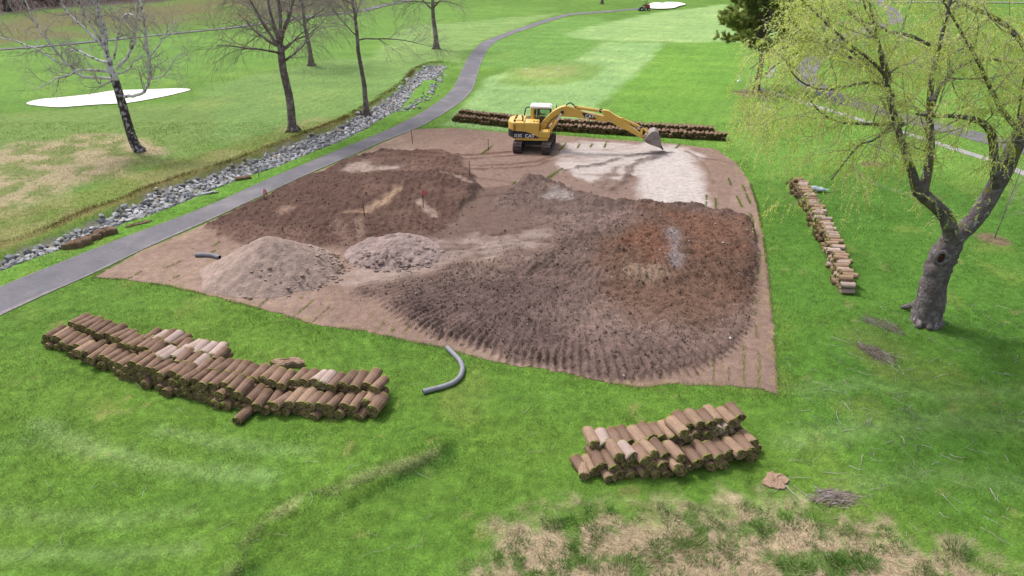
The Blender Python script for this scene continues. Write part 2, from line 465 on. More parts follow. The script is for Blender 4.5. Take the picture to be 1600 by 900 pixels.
LAWN_Z = [   # outline, colour in the photograph, softness in metres, strength
    (GP([(1190, 285), (1340, 262), (1660, 330), (1660, 800), (1300, 720), (1225, 610), (1205, 440)]), (84, 140, 36), 3.0, 0.9),
    (GP([(1000, 70), (1150, 68), (1300, 100), (1700, 180), (1700, 300), (1340, 262), (1190, 280), (1140, 238), (1000, 215), (900, 205)]), (112, 165, 52), 3.0, 0.9),
    (GP([(1040, 68), (1160, 66), (1145, 150), (1040, 200), (930, 202), (985, 130)]), (108, 165, 42), 1.0, 0.9),
    (GP([(690, 196), (740, 150), (760, 120), (900, 92), (940, 68), (1040, 68), (1005, 105), (945, 155), (915, 196), (800, 205)]), (146, 190, 112), 1.2, 0.9),
    (GP([(780, 130), (800, 105), (850, 94), (905, 97), (945, 104), (930, 120), (880, 132), (820, 134)]), (126, 165, 72), 1.0, 0.9),
    (GP([(810, 112), (850, 103), (900, 104), (905, 116), (860, 122), (820, 121)]), (158, 168, 96), 1.2, 0.55),
    (GP([(750, 76), (800, 56), (880, 26), (940, 24), (1000, 70), (940, 68), (900, 94), (800, 104), (745, 110)]), (112, 165, 66), 2.5, 0.8),
    (GP([(890, 52), (1000, 22), (1130, 6), (1240, 20), (1260, 66), (1040, 68), (940, 66), (898, 60)]), (152, 192, 112), 3.0, 0.9),
    (GP([(-60, 75), (150, 66), (380, 48), (640, 6), (870, 8), (740, 60), (600, 85), (420, 112), (200, 140), (40, 168), (-60, 172)]), (106, 156, 50), 3.0, 0.85),
    (GP([(640, 40), (870, 20), (740, 72), (720, 105), (690, 95), (560, 96), (600, 70)]), (138, 176, 94), 3.0, 0.75),
    (GP([(330, 132), (520, 92), (690, 96), (640, 130), (590, 160), (480, 200), (330, 232), (280, 200)]), (122, 160, 82), 3.0, 0.75),
    (GP([(-60, 180), (200, 168), (360, 150), (330, 232), (240, 260), (0, 350), (-60, 390)]), (122, 154, 72), 2.5, 0.85),
    (GP([(-60, 350), (60, 322), (240, 262), (400, 214), (520, 186), (540, 184), (380, 248), (150, 340), (-60, 420)]), (128, 146, 62), 1.2, 0.8),
]
PSTRIP = GP([(-120, 482), (15, 415), (108, 382), (198, 345), (281, 316), (390, 273), (473, 242), (566, 203), (626, 168), (659, 126), (690, 108), (700, 120), (688, 140), (600, 206), (533, 233), (412, 283), (280, 340), (99, 408), (0, 448), (-120, 500)])
PALE_STRIPES = [(GP([(60, 660), (90, 676), (150, 700), (250, 727), (340, 738), (420, 746)]), 0.32, 0.55), (GP([(250, 672), (330, 688), (420, 702), (480, 705)]), 0.3, 0.45),
                (GP([(-20, 868), (80, 864), (180, 868), (300, 858)]), 0.25, 0.4), (GP([(-20, 800), (80, 808), (200, 812), (300, 798)]), 0.3, 0.3),
                (GP([(-20, 700), (60, 690), (140, 705)]), 0.3, 0.25), (GP([(1230, 690), (1350, 668), (1480, 660), (1620, 668)]), 0.5, 0.4),
                (GP([(1250, 610), (1350, 600), (1480, 622), (1620, 610)]), 0.4, 0.3), (GP([(1330, 760), (1450, 740), (1620, 760)]), 0.4, 0.3)]
SCARP = GP([(362, 905), (378, 862), (400, 836), (440, 806), (490, 779), (540, 768), (580, 746), (630, 733), (680, 711)])
FAR_STRIPES = [(GP([(900, 60), (1140, 30)]), 2.0, 0.2)]

def ground_h(x, y):
    r = np.hypot(x, y)
    h = 0.035 * fbm(x * 0.16, y * 0.16, 3, 3)
    far = smooth(70, 140, r)
    h = h + far * 0.5 * fbm(x * 0.02, y * 0.02, 5, 2)
    h = h + smooth(118, 190, y) * smooth(-20, -60, x) * 3.0               # the wooded bank rises
    d = sd(RIP, x, y, reach=6)
    h = h - 0.24 * smooth(0.5, -0.7, d)
    dt = sd(RIP_TOP, x, y, closed=False, reach=6)
    h = h + 0.18 * np.exp(-(dt / 1.5) ** 2) * (d > 0)
    ds = sd(SCARP, x, y, closed=False, reach=5)
    side = ground_side(x, y)
    h = h + 0.13 * np.exp(-(ds / 1.1) ** 2) * smooth(-0.12, 0.12, side)
    h = h - 0.25 * smooth(0.3, -2.5, sd(BUNK1, x, y, reach=6))
    dd = sd(DEAD, x, y, reach=4)
    h = h + smooth(0.5, -1.2, dd) * (0.05 * fbm(x * 1.1, y * 1.1, 31, 3) + 0.03)
    return h

def ground_side(x, y):
    """positive on the upper (far, left) side of the little scarp"""
    a, b = SCARP[0], SCARP[-1]
    d = np.array([b[0] - a[0], b[1] - a[1]])
    d = d / np.linalg.norm(d)
    return -(d[1] * (x - a[0]) - d[0] * (y - a[1])) * 1.0 if False else (-(x - a[0]) * d[1] + (y - a[1]) * d[0])

def soft(P, x, y, w, namp=0.0, seed=11, nsc=0.5):
    d = sd(P, x, y, reach=w + 3)
    if namp:
        d = d + namp * fbm(x * nsc, y * nsc, seed, 3)
    return smooth(w * 0.5, -w * 0.5, d)

def lawn_col(x, y):
    """plain colour of the turf: species, mowing, dry spots"""
    c = np.empty(x.shape + (3,))
    c[:] = alb(98, 146, 38)
    for P, rgb, w, a in LAWN_Z:
        c = mix(c, alb(*rgb), a * soft(P, x, y, w, w * 0.4, 21, 0.35))
    c = mix(c, alb(104, 162, 40), 0.9 * soft(PSTRIP, x, y, 0.4, 0.2, 22, 1.0))
    for P, w, a in PALE_STRIPES:
        d = sd(P, x, y, closed=False, reach=4) + 0.10 * fbm(x * 1.8, y * 1.8, 44, 3)
        c = mix(c, alb(150, 186, 112), 0.75 * a * np.exp(-(d / w) ** 2))
    # mower lines on the far fairway
    q = x * 0.25 + y * 0.97
    st = smooth(62, 75, y) * (0.5 + 0.5 * np.sin(q * 2 * math.pi / 5.2 + 0.6 * fbm(x * 0.03, y * 0.03, 8, 2)))
    q2 = x * 0.93 - y * 0.36
    st2 = smooth(36, 48, y) * (0.5 + 0.5 * np.sin(q2 * 2 * math.pi / 1.3 + fbm(x * 0.05, y * 0.05, 9, 2)))
    c = c * (1 + 0.10 * (st - 0.5) + 0.07 * (st2 - 0.5))[..., None]
    # patchy growth
    n1, n2, n3 = fbm(x * 0.22, y * 0.22, 51, 3), fbm(x * 0.75, y * 0.75, 52, 3), fbm(x * 2.6, y * 2.6, 53, 3)
    c = mix(c, c * np.array([1.25, 1.05, 1.1]), np.clip(n1 * 0.8, 0, 0.7))
    c = c * (1 + 0.07 * n1 + 0.10 * n2 + 0.14 * n3 + 0.14 * fbm(x * 9, y * 9, 58, 2) * smooth(30, 18, y))[..., None]
    yl = smooth(0.25, 0.8, fbm(x * 0.55 + 40, y * 0.4, 54, 3)) * smooth(60, 30, y)
    c = mix(c, alb(140, 156, 66), 0.35 * yl)
    spot = smooth(0.7, 0.95, fbm(x * 1.3, y * 1.3, 57, 3)) * smooth(40, 25, y)
    c = mix(c, alb(178, 160, 104), 0.3 * spot)
    # straw-coloured dry rough
    dm = soft(DRY, x, y, 2.0, 1.2, 23, 0.5)
    dn = smooth(-0.5, 0.35, fbm(x * 0.9, y * 0.9, 24, 4))
    c = mix(c, mix(np.broadcast_to(alb(128, 140, 76), c.shape), alb(184, 164, 132), dn), 0.9 * dm)
    sn = smooth(-0.1, 0.5, fbm(x * 0.35, y * 0.35, 29, 3))
    c = mix(c, alb(166, 156, 104), 0.5 * sn * soft(GP([(-60, 330), (420, 200), (640, 150), (560, 184), (380, 248), (-60, 420)]), x, y, 2.0))
    # bank of the ditch, the far bank and the wood floor
    d = sd(RIP_TOP, x, y, closed=False, reach=5)
    c = mix(c, alb(136, 118, 72), 0.65 * np.exp(-(d / (0.45 + 0.25 * fbm(x * 0.6, y * 0.6, 25, 2))) ** 2) * smooth(75, 50, y))
    bn = smooth(-0.6, 0.5, fbm(x * 0.12, y * 0.12, 26, 3))
    c = mix(c, mix(np.broadcast_to(alb(104, 134, 52), c.shape), alb(122, 112, 72), bn), 0.9 * soft(BANK, x, y, 5.0, 3.0, 27, 0.1))
    wn_ = fbm(x * 0.5, y * 0.3, 28, 3)
    c = mix(c, alb(94, 72, 72) * (1 + 0.4 * wn_)[..., None], 0.95 * soft(WOOD, x, y, 5.0, 3.0, 30, 0.1))
    # dead patch in front
    dp = smooth(0.7, -0.7, sd(DEAD, x, y, reach=4) + 0.25 + 0.9 * fbm(x * 1.4, y * 1.4, 33, 3))
    tn = smooth(-0.45, 0.1, fbm(x * 2.0, y * 2.0, 34, 4))
    c = mix(c, mix(np.broadcast_to(alb(110, 136, 68), c.shape), alb(200, 174, 146), tn), 0.9 * dp)
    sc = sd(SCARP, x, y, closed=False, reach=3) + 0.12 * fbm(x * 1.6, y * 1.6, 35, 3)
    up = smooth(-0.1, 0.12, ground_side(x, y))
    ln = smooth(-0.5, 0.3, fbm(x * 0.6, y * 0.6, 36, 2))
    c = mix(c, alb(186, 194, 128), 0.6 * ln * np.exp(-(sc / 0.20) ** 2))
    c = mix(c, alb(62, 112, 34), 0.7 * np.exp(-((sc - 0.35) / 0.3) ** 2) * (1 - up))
    di = sd(RIP, x, y, reach=2)
    c = mix(c, alb(142, 138, 130), 0.9 * smooth(0.15, -0.15, di + 0.2 * fbm(x * 1.5, y * 1.5, 39, 2)))
    # mulch rings under the pine and the saplings
    for (a, b, r_) in ((1178, 146, 1.9), (1365, 256, 0.8), (1554, 373, 0.62)):
        g = G(a, b)
        dd = np.hypot((x - g[0]), (y - g[1])) + 0.3 * fbm(x * 1.5, y * 1.5, 37, 2)
        c = mix(c, alb(140, 112, 96), 0.85 * smooth(r_ + 0.25, r_ - 0.25, dd))
    # trodden earth round the willow foot and litter under it
    g = G(1380, 545)
    dd = np.hypot((x - g[0]) * 1.0, (y - g[1]) * 0.6) + 0.5 * fbm(x * 1.2, y * 1.2, 38, 3)
    c = mix(c, alb(128, 130, 70), 0.35 * smooth(1.5, 0.3, dd))
    lum = c @ np.array([.25, .65, .10])
    c = mix(c, np.repeat(lum[..., None], 3, -1) * np.array([1.12, 1.06, 0.70]), np.full(x.shape, 0.16)) * 1.22
    return np.clip(c, 0.002, 0.8)

PATHS = []      # outlines of sheets that lie on the lawn
def strip_world(L, R, n):
    def rs(P):
        P = np.array(P)
        # smooth the corner points, then resample by length
        s = np.concatenate([[0], np.cumsum(np.linalg.norm(np.diff(P, axis=0), axis=1))])
        u = np.linspace(0, s[-1], n)
        Q = np.stack([np.interp(u, s, P[:, k]) for k in (0, 1)], 1)
        for _ in range(6):
            Q[1:-1] = 0.25 * Q[:-2] + 0.5 * Q[1:-1] + 0.25 * Q[2:]
        return Q
    return rs(L), rs(R)

MAIN_L, MAIN_R = strip_world(GP(PATH_L), GP(PATH_R), 260)
MAIN = np.concatenate([MAIN_L, MAIN_R[::-1]])[::1]

# ---- ground sheet: rows farther from the camera are wider apart
def build_ground():
    Y = [4.0]
    while Y[-1] < 260:
        Y.append(Y[-1] * 1.0085 + 0.012)
    while Y[-1] < 4000:
        Y.append(Y[-1] * 1.12)
    Y = np.array([-60.0, -20.0, -5.0] + Y)
    u = np.linspace(-1, 1, 470)
    half = 6 + 1.05 * np.abs(Y)
    X = u[None] * half[:, None]
    X[:, 0] -= 3000; X[:, -1] += 3000
    YY = np.broadcast_to(Y[:, None], X.shape)
    x, y = X.ravel(), YY.ravel().copy()
    h = ground_h(x, y)
    ds = sd(SITE, x, y, reach=2)
    h = h - 0.22 * smooth(-0.15, -0.45, ds)
    dm = sd(MAIN, x, y, reach=2)
    h = h - 0.12 * smooth(-0.15, -0.45, dm)
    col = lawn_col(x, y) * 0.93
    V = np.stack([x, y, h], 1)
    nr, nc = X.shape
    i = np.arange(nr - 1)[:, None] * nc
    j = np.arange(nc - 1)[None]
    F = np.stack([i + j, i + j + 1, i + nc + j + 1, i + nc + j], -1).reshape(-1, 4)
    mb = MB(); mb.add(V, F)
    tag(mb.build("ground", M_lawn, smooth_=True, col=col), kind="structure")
build_ground()

def strip(name, L, R, mt, dz, cols=5, kind="structure", label=None, cat=None):
    n = len(L)
    t = np.linspace(0, 1, cols)
    Pxy = L[:, None] * (1 - t)[None, :, None] + R[:, None] * t[None, :, None]
    x, y = Pxy[..., 0].ravel(), Pxy[..., 1].ravel()
    z = ground_h(x, y) + dz
    V = np.stack([x, y, z], 1)
    # skirts give the sheet its thickness
    i = np.arange(n - 1)[:, None] * cols
    j = np.arange(cols - 1)[None]
    F = np.stack([i + j, i + j + 1, i + cols + j + 1, i + cols + j], -1).reshape(-1, 4)
    mb = MB(); mb.add(V, F[:, ::-1] if True else F)
    for e in (0, cols - 1):
        idx = np.arange(n) * cols + e
        W = V[idx].copy(); W[:, 2] -= 0.10
        k = np.arange(n - 1)
        mb.add(np.concatenate([V[idx], W]), np.stack([k, k + 1, n + k + 1, n + k], 1))
    o = mb.build(name, mt, smooth_=True)
    tag(o, label, cat, None, kind)
    return o
strip("path", MAIN_L, MAIN_R, M_path, 0.022)
# worn pale margins of the path
eL = MAIN_L + (MAIN_R - MAIN_L) * 0.03
eR = MAIN_R + (MAIN_L - MAIN_R) * 0.07
wob = 0.05 * fbm(np.arange(len(eR)) * 0.35, np.zeros(len(eR)), 61, 2)
strip("path_margin", MAIN_L, eL, M_kerb, 0.027, 2)
strip("path_margin", eR + (MAIN_L - MAIN_R) * wob[:, None], MAIN_R, M_kerb, 0.027, 2)

def centre_strip(name, px, w, mt, dz, n=120, cols=4):
    P = GP(px)
    s = np.concatenate([[0], np.cumsum(np.linalg.norm(np.diff(P, axis=0), axis=1))])
    u = np.linspace(0, s[-1], n)
    Q = np.stack([np.interp(u, s, P[:, k]) for k in (0, 1)], 1)
    for _ in range(12):
        Q[1:-1] = 0.25 * Q[:-2] + 0.5 * Q[1:-1] + 0.25 * Q[2:]
    d = np.gradient(Q, axis=0)
    d /= np.linalg.norm(d, axis=1)[:, None]
    nn = np.stack([-d[:, 1], d[:, 0]], 1)
    w_ = w * (1 + 0.08 * fbm(u * 0.2, u * 0, 62, 2))[:, None] / 2
    return strip(name, Q + nn * w_, Q - nn * w_, mt, dz, cols)
centre_strip("path", [(1760, 280), (1620, 240), (1545, 218), (1480, 200), (1400, 182), (1330, 162), (1278, 142), (1254, 125), (1257, 108), (1285, 84), (1320, 56), (1360, 43), (1402, 32), (1398, 18), (1380, 4), (1370, -10)], 2.5, M_path, 0.03)
centre_strip("path", [(-120, 88), (0, 76), (100, 70), (280, 48.5), (380, 41), (560, 20), (640, 2), (680, -12)], 1.7, M_path, 0.10)
centre_strip("path", [(1330, 1.5), (1420, 1.2), (1600, 3), (1700, 4)], 3.0, M_conc, 0.2)
centre_strip("walkway", [(1186, 139), (1225, 150), (1262, 162), (1320, 180), (1400, 204), (1480, 230), (1550, 252), (1640, 288)], 0.75, M_conc, 0.03)
def flat_patch(name, P, mt, dz, dip=0.0):
    n = len(P)
    Q = np.concatenate([P[i][None] * (1 - t) + P[(i + 1) % n][None] * t for i in range(n) for t in (0, .25, .5, .75)])
    for _ in range(2):
        Q = 0.25 * np.roll(Q, 1, 0) + 0.5 * Q + 0.25 * np.roll(Q, -1, 0)
    c = Q.mean(0)
    rings = [c + (Q - c) * s for s in (1, 0.92, 0.75, 0.5, 0.25)]
    V = np.concatenate(rings)
    x, y = V[:, 0], V[:, 1]
    z = ground_h(x, y) + dz
    m = len(Q)
    j = np.arange(m); j2 = (j + 1) % m
    F = np.concatenate([np.stack([k * m + j, k * m + j2, (k + 1) * m + j2, (k + 1) * m + j], 1) for k in range(4)])
    mb = MB(); mb.add(np.stack([x, y, z], 1), F)
    mb.F.append(np.array([np.arange(m) + 4 * m])); mb.M.append(np.array([0], np.int32))
    return tag(mb.build(name, mt, smooth_=True), kind="structure")
flat_patch("bunker", BUNK1, M_sandw, 0.06)
flat_patch("bunker", BUNK2, M_sandw, 0.25)

# ------------------------------------------------------------------ the stripped building site
def soil_fields(x, y):
    site = sd(SITE, x, y, reach=3) + 0.05 * fbm(x * 3, y * 3, 70, 2)
    h = 0.02 + 0.012 * fbm(x * 1.2, y * 1.2, 71, 3)
    c = np.empty(x.shape + (3,)); c[:] = alb(160, 133, 121)
    c = mix(c, alb(172, 146, 132), smooth(-0.1, 0.7, fbm(x * 0.22, y * 0.22, 72, 3)))
    c = c * (1 + 0.10 * fbm(x * 2.2, y * 2.2, 73, 3) + 0.08 * fbm(x * 8, y * 8, 78, 2))[..., None]
    # sod was cut off in strips: seams
    a = math.radians(18.5)
    q = x * math.cos(a) - y * math.sin(a)
    p = x * math.sin(a) + y * math.cos(a)
    wq = q + 0.04 * fbm(x * 0.4, y * 0.4, 74, 2)
    k = np.floor(wq / 0.6)
    fr = (wq / 0.6 - k)
    seam = np.exp(-((np.minimum(fr, 1 - fr) * 0.6) / 0.035) ** 2)
    on = smooth(0.35, 0.6, vnoise(p * 0.35 + 31 * k, k * 3.7, 75))
    h = h - 0.015 * seam
    c = c * (1 - 0.16 * seam * (0.3 + on))[..., None] * (1 + 0.07 * (vnoise(k, np.floor((p + 2.1 * k) / 3.0), 76) - 0.5))[..., None]
    c = mix(c, alb(170, 160, 96), 0.45 * seam * on)
    edge = smooth(-0.5, -0.05, site)
    c = mix(c, alb(178, 158, 112), 0.35 * edge * smooth(-0.1, 0.4, fbm(x * 1.4, y * 1.4, 77, 2)))
    def stroke(px, w, dh, rgb, am, rough=0.25, seed=80):
        nonlocal h, c
        P = GP(px)
        d = sd(P, x, y, closed=False, reach=w * 3 + 1) + w * rough * 2 * fbm(x * 1.6, y * 1.6, seed, 3)
        g = np.exp(-(d / w) ** 2)
        h = h + dh * g * (1 + 0.8 * fbm(x * 2.4, y * 2.4, seed + 1, 3))
        if rgb:
            c = mix(c, alb(*rgb), am * np.clip(g * 1.3, 0, 1))
    # middle ground between the two spreads: mixed and driven over
    mid = soft(GP([(600, 240), (760, 245), (900, 262), (1000, 250), (1010, 322), (870, 380), (860, 372), (640, 440), (560, 400), (700, 350), (745, 290)]), x, y, 1.2, 0.9, 81, 0.5)
    c = mix(c, alb(152, 128, 118), 0.65 * mid)
    mid2 = soft(GP([(690, 318), (745, 296), (800, 288), (930, 315), (900, 380), (770, 402), (690, 412), (640, 430), (650, 385), (690, 355)]), x, y, 1.4, 0.9, 82, 0.5)
    c = mix(c, alb(122, 100, 91), 0.85 * mid2)
    h = h + mid2 * (0.10 + 0.06 * fbm(x * 0.9, y * 0.9, 83, 4))
    for P, am in ((SAND1, 0.95), (SAND2, 0.88), (SAND3, 0.6)):
        m_ = soft(P, x, y, 0.9, 0.7 if P is not SAND1 else 0.25, 84, 1.1) * am * (1 if P is SAND1 else smooth(-1.0, 0.1, fbm(x * 0.5, y * 1.3, 79, 3)))
        c = mix(c, (alb(216, 204, 198) if P is not SAND3 else alb(192, 172, 162)) * (1 + 0.06 * fbm(x * 2, y * 2, 85, 3))[..., None], m_)
    # upper spread of dark topsoil, a low broad hump tracked by the dozer
    da = sd(ZA, x, y, reach=4) + 0.35 * fbm(x * 0.9, y * 0.9, 86, 3)
    ma = smooth(0.30, -0.30, da)
    cA = np.empty_like(c); cA[:] = alb(106, 82, 73)
    cA = mix(cA, alb(128, 101, 90), smooth(0.0, 0.7, fbm(x * 0.35, y * 0.35, 87, 3)))
    cA = cA * (1 + 0.14 * fbm(x * 2.5, y * 2.5, 88, 3) + 0.26 * fbm(x * 6, y * 6, 115, 3))[..., None]
    c = mix(c, cA, ma * 0.96)
    hum = np.zeros_like(x)
    for (px, py, s1, am) in ((650, 298, 3.0, 0.62), (560, 305, 3.8, 0.26), (480, 320, 3.0, 0.15), (690, 295, 2.0, 0.15)):
        g = G(px, py)
        hum += am * np.exp(-(((x - g[0]) / s1) ** 2 + ((y - g[1]) / (s1 * 0.8)) ** 2))
    dirA = G(600, 262) - G(520, 385); dirA /= np.linalg.norm(dirA)
    qa = x * dirA[1] - y * dirA[0]
    pa = x * dirA[0] + y * dirA[1]
    rip = np.sin(qa * 2 * math.pi / 0.42 + 2.2 * fbm(x * 0.25, y * 0.25, 89, 2)) * (0.55 + 0.45 * np.sin(pa * 2 * math.pi / 0.2))
    amp_a = 0.35 + 0.65 * smooth(-0.5, 0.5, fbm(x * 0.3, y * 0.3, 90, 2))
    h = h + ma * (0.12 + hum + 0.045 * rip * amp_a + 0.05 * fbm(x * 1.1, y * 1.1, 91, 4) + 0.05 * fbm(x * 4.5, y * 4.5, 92, 3))
    h = h + 0.05 * np.exp(-((da + 0.15) / 0.3) ** 2) * (1 + fbm(x * 2, y * 2, 93, 2))
    for px, w, rgb, am in (([(552, 268), (566, 260), (578, 270), (612, 266)], 0.55, (190, 168, 156), 0.9), ([(572, 335), (600, 325), (620, 312)], 0.28, (188, 158, 134), 0.9), ([(545, 338), (575, 335)], 0.2, (170, 140, 120), .7),
                           ([(440, 338), (452, 332)], 0.3, (176, 146, 130), 0.8), ([(688, 278), (735, 296)], 0.22, (172, 146, 134), 0.8), ([(655, 325), (680, 342)], 0.22, (190, 164, 150), 0.8), ([(530, 350), (545, 388)], 0.35, (150, 122, 110), .6),
                           ([(560, 345), (565, 390)], 0.2, (160, 134, 120), .6)):
        stroke(px, w, -0.03, rgb, am, 0.35, 94)
    # lower right spread: thick layer with a steep back edge, ribbed by tracks fanning out to the front
    C0 = G(900, 392)
    ang = np.arctan2(y - C0[1], x - C0[0])
    rr = np.hypot(x - C0[0], y - C0[1])
    phase = ang * 205 + 2.8 * fbm(x * 0.3, y * 0.3, 95, 2)
    rib = np.sin(phase)
    front = smooth(3.0, 5.5, rr) * smooth(0.6, -1.0, (y - C0[1]))
    db0 = sd(ZB, x, y, reach=4) + 0.15 * fbm(x * 1.1, y * 1.1, 96, 3)
    db = db0 + 0.20 * rib * front
    ul = soft(GP([(530, 445), (620, 405), (760, 375), (800, 325), (880, 330), (885, 405), (770, 440), (640, 470), (560, 476)]), x, y, 1.5)
    mb_ = smooth(0.10, -0.16, db) * (1 - ul) + smooth(1.1, -1.3, db0 + 0.5 * fbm(x * 0.8, y * 0.8, 117, 3)) * ul
    cB = np.empty_like(c); cB[:] = alb(124, 103, 96)
    cB = mix(cB, alb(140, 118, 110), smooth(-0.1, 0.7, fbm(x * 0.3 + 9, y * 0.3, 97, 3)))
    cB = mix(cB, alb(120, 90, 72), 0.7 * soft(GP([(1000, 325), (1175, 350), (1182, 440), (1170, 500), (1080, 520), (960, 470), (930, 400)]), x, y, 2.5, 1.2, 98, 0.4))
    cB = mix(cB, alb(150, 100, 80), 0.42 * soft(GP([(985, 368), (1020, 358), (1045, 372), (1050, 395), (1040, 425), (1000, 430), (985, 395)]), x, y, 1.3, 0.8, 99, 0.8))
    cB = mix(cB, alb(146, 98, 78), 0.35 * soft(GP([(1060, 345), (1140, 352), (1160, 400), (1080, 410)]), x, y, 1.5, 1.0, 100, 0.8))
    cB = mix(cB, alb(170, 146, 128), 0.7 * soft(GP([(985, 428), (1035, 420), (1050, 442), (1000, 452)]), x, y, 1.0, 0.7, 101, 0.9))
    cB = mix(cB, alb(172, 160, 160), 0.75 * np.exp(-((sd(GP([(1050, 368), (1055, 395), (1054, 428)]), x, y, closed=False, reach=4) + 0.25 * fbm(x * 1.6, y * 1.6, 102, 3)) / 0.28) ** 2))
    cB = mix(cB, alb(176, 166, 162), 0.7 * np.exp(-((sd(GP([(862, 312), (880, 316)]), x, y, closed=False, reach=4) + 0.3 * fbm(x * 1.6, y * 1.6, 103, 3)) / 0.5) ** 2))
    cB = mix(cB, alb(148, 126, 116), 0.5 * soft(GP([(620, 430), (770, 405), (880, 380), (900, 420), (800, 440), (640, 470)]), x, y, 2.0, 1.2, 104, 0.5))
    cB = mix(cB, alb(104, 86, 84), 0.6 * soft(GP([(580, 465), (700, 430), (860, 440), (900, 520), (860, 575), (700, 535)]), x, y, 2.5, 1.2, 113, 0.4))
    cB = cB * (1 + 0.14 * fbm(x * 2.4, y * 2.4, 105, 3) + 0.26 * fbm(x * 6, y * 6, 114, 3) + 0.05 * rib * front)[..., None]
    c = mix(c, cB, mb_ * 0.97)
    lump = 0.05 * fbm(x * 1.0, y * 1.0, 106, 4) + 0.06 * fbm(x * 4.2, y * 4.2, 107, 3)
    rib = rib * (0.5 + 0.7 * smooth(-0.7, 0.6, fbm(x * 0.7, y * 0.7, 116, 3)))
    h = h + mb_ * (0.11 + 0.062 * rib * (0.15 + 0.22 * front + 1.0 * smooth(-2.0, -0.2, db0) * front) * (1 + 0.5 * fbm(x * 1.5, y * 1.5, 108, 2)) + lump)
    dC = sd(GP([(815, 414), (865, 388), (930, 352), (1000, 332), (1170, 354), (1182, 400), (1174, 436), (1060, 446), (990, 454), (920, 447), (860, 434)]), x, y, reach=4)
    C1 = G(990, 350)
    ribC = np.sin(np.arctan2(y - C1[1], x - C1[0]) * 150 + 2.4 * fbm(x * 0.4, y * 0.4, 118, 2))
    mC = smooth(0.30, -0.30, dC + 0.3 * fbm(x * 1.0, y * 1.0, 119, 3) + 0.12 * ribC) * mb_
    h = h + mC * (0.15 + 0.04 * ribC * smooth(2.5, 0.3, np.abs(dC)))
    c = c * (1 - 0.05 * mC)[..., None]
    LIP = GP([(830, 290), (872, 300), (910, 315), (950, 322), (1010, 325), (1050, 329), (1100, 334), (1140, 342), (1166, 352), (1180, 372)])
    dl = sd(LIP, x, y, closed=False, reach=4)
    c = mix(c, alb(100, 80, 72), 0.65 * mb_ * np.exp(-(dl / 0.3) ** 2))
    h = h + mb_ * 0.30 * np.exp(-(np.maximum(dl - 0.1, 0) / 0.8) ** 2) * (1 + 0.5 * fbm(x * 1.3, y * 1.3, 109, 3))
    for (px, py, s1, s2, am) in ((838, 292, 1.6, 0.9, 0.20), (880, 305, 1.3, 0.6, 0.12), (1010, 400, 3.4, 3.0, 0.25)):
        g = G(px, py)
        h = h + am * np.exp(-(((x - g[0]) / s1) ** 2 + ((y - g[1]) / s2) ** 2)) * (1 + 0.5 * fbm(x * 1.7, y * 1.7, 110, 3))
    stroke([(828, 432), (838, 422), (872, 426)], 0.14, -0.08, (92, 76, 70), 0.7, 0.3, 111)
    stroke([(845, 415), (875, 418)], 0.12, 0.06, (140, 122, 114), 0.6, 0.3, 112)
    # windrows and wheel marks behind
    stroke([(880, 268), (905, 262), (935, 258), (965, 248), (1000, 242), (1050, 240)], 0.20, 0.10, (118, 98, 92), 0.75, 0.5, 113)
    stroke([(950, 300), (975, 285), (985, 262), (1000, 252), (1030, 246)], 0.24, 0.11, (122, 102, 94), 0.75, 0.5, 115)
    stroke([(930, 300), (950, 280), (965, 262)], 0.35, 0.05, (140, 118, 110), 0.7, 0.5, 117)
    stroke([(1070, 238), (1095, 248), (1130, 254), (1152, 258)], 0.14, 0.04, (116, 94, 84), 0.6, 0.4, 119)
    stroke([(1080, 242), (1100, 260), (1112, 285)], 0.14, 0.03, (140, 116, 104), 0.5, 0.4, 121)
    for py in (0, 6):
        stroke([(640, 242 + py), (690, 243 + py), (740, 243 + py), (790, 239 + py), (808, 238 + py)], 0.16, 0.05, (112, 84, 70), 0.75, 0.4, 123)
        stroke([(650, 256 + py), (700, 257 + py), (750, 260 + py), (800, 258 + py), (840, 254 + py), (858, 246 + py)], 0.16, 0.05, (118, 90, 76), 0.7, 0.4, 125)
    stroke([(740, 278), (780, 284), (805, 290)], 0.12, 0.04, (120, 98, 88), 0.6, 0.4, 127)
    stroke([(740, 312), (770, 308), (800, 302)], 0.14, 0.06, (112, 92, 84), 0.6, 0.4, 128)
    stroke([(630, 245), (660, 238), (690, 238)], 0.3, 0.12, (104, 78, 66), 0.8, 0.5, 129)
    for px in ([(690, 395), (760, 388), (850, 376)], [(700, 402), (790, 390), (860, 383)], [(640, 425), (700, 412), (780, 400)], [(770, 372), (860, 352), (960, 345)], [(860, 340), (960, 335), (1080, 342)]):
        stroke(px, 0.10, -0.05, None, 0, 0.3, 131)
    # cleat prints on the pale ground behind
    cl = soft(GP([(740, 262), (830, 262), (880, 272), (850, 285), (760, 285)]), x, y, 1.0, 0.5, 133, 0.5)
    h = h + cl * 0.025 * np.sin((x * 0.6 + y * 0.8) * 2 * math.pi / 0.28)
    h = h * smooth(0.08, -0.5, site) + 0.012
    return h, np.clip(c, 0.004, 0.7), site, ma, mb_, mid

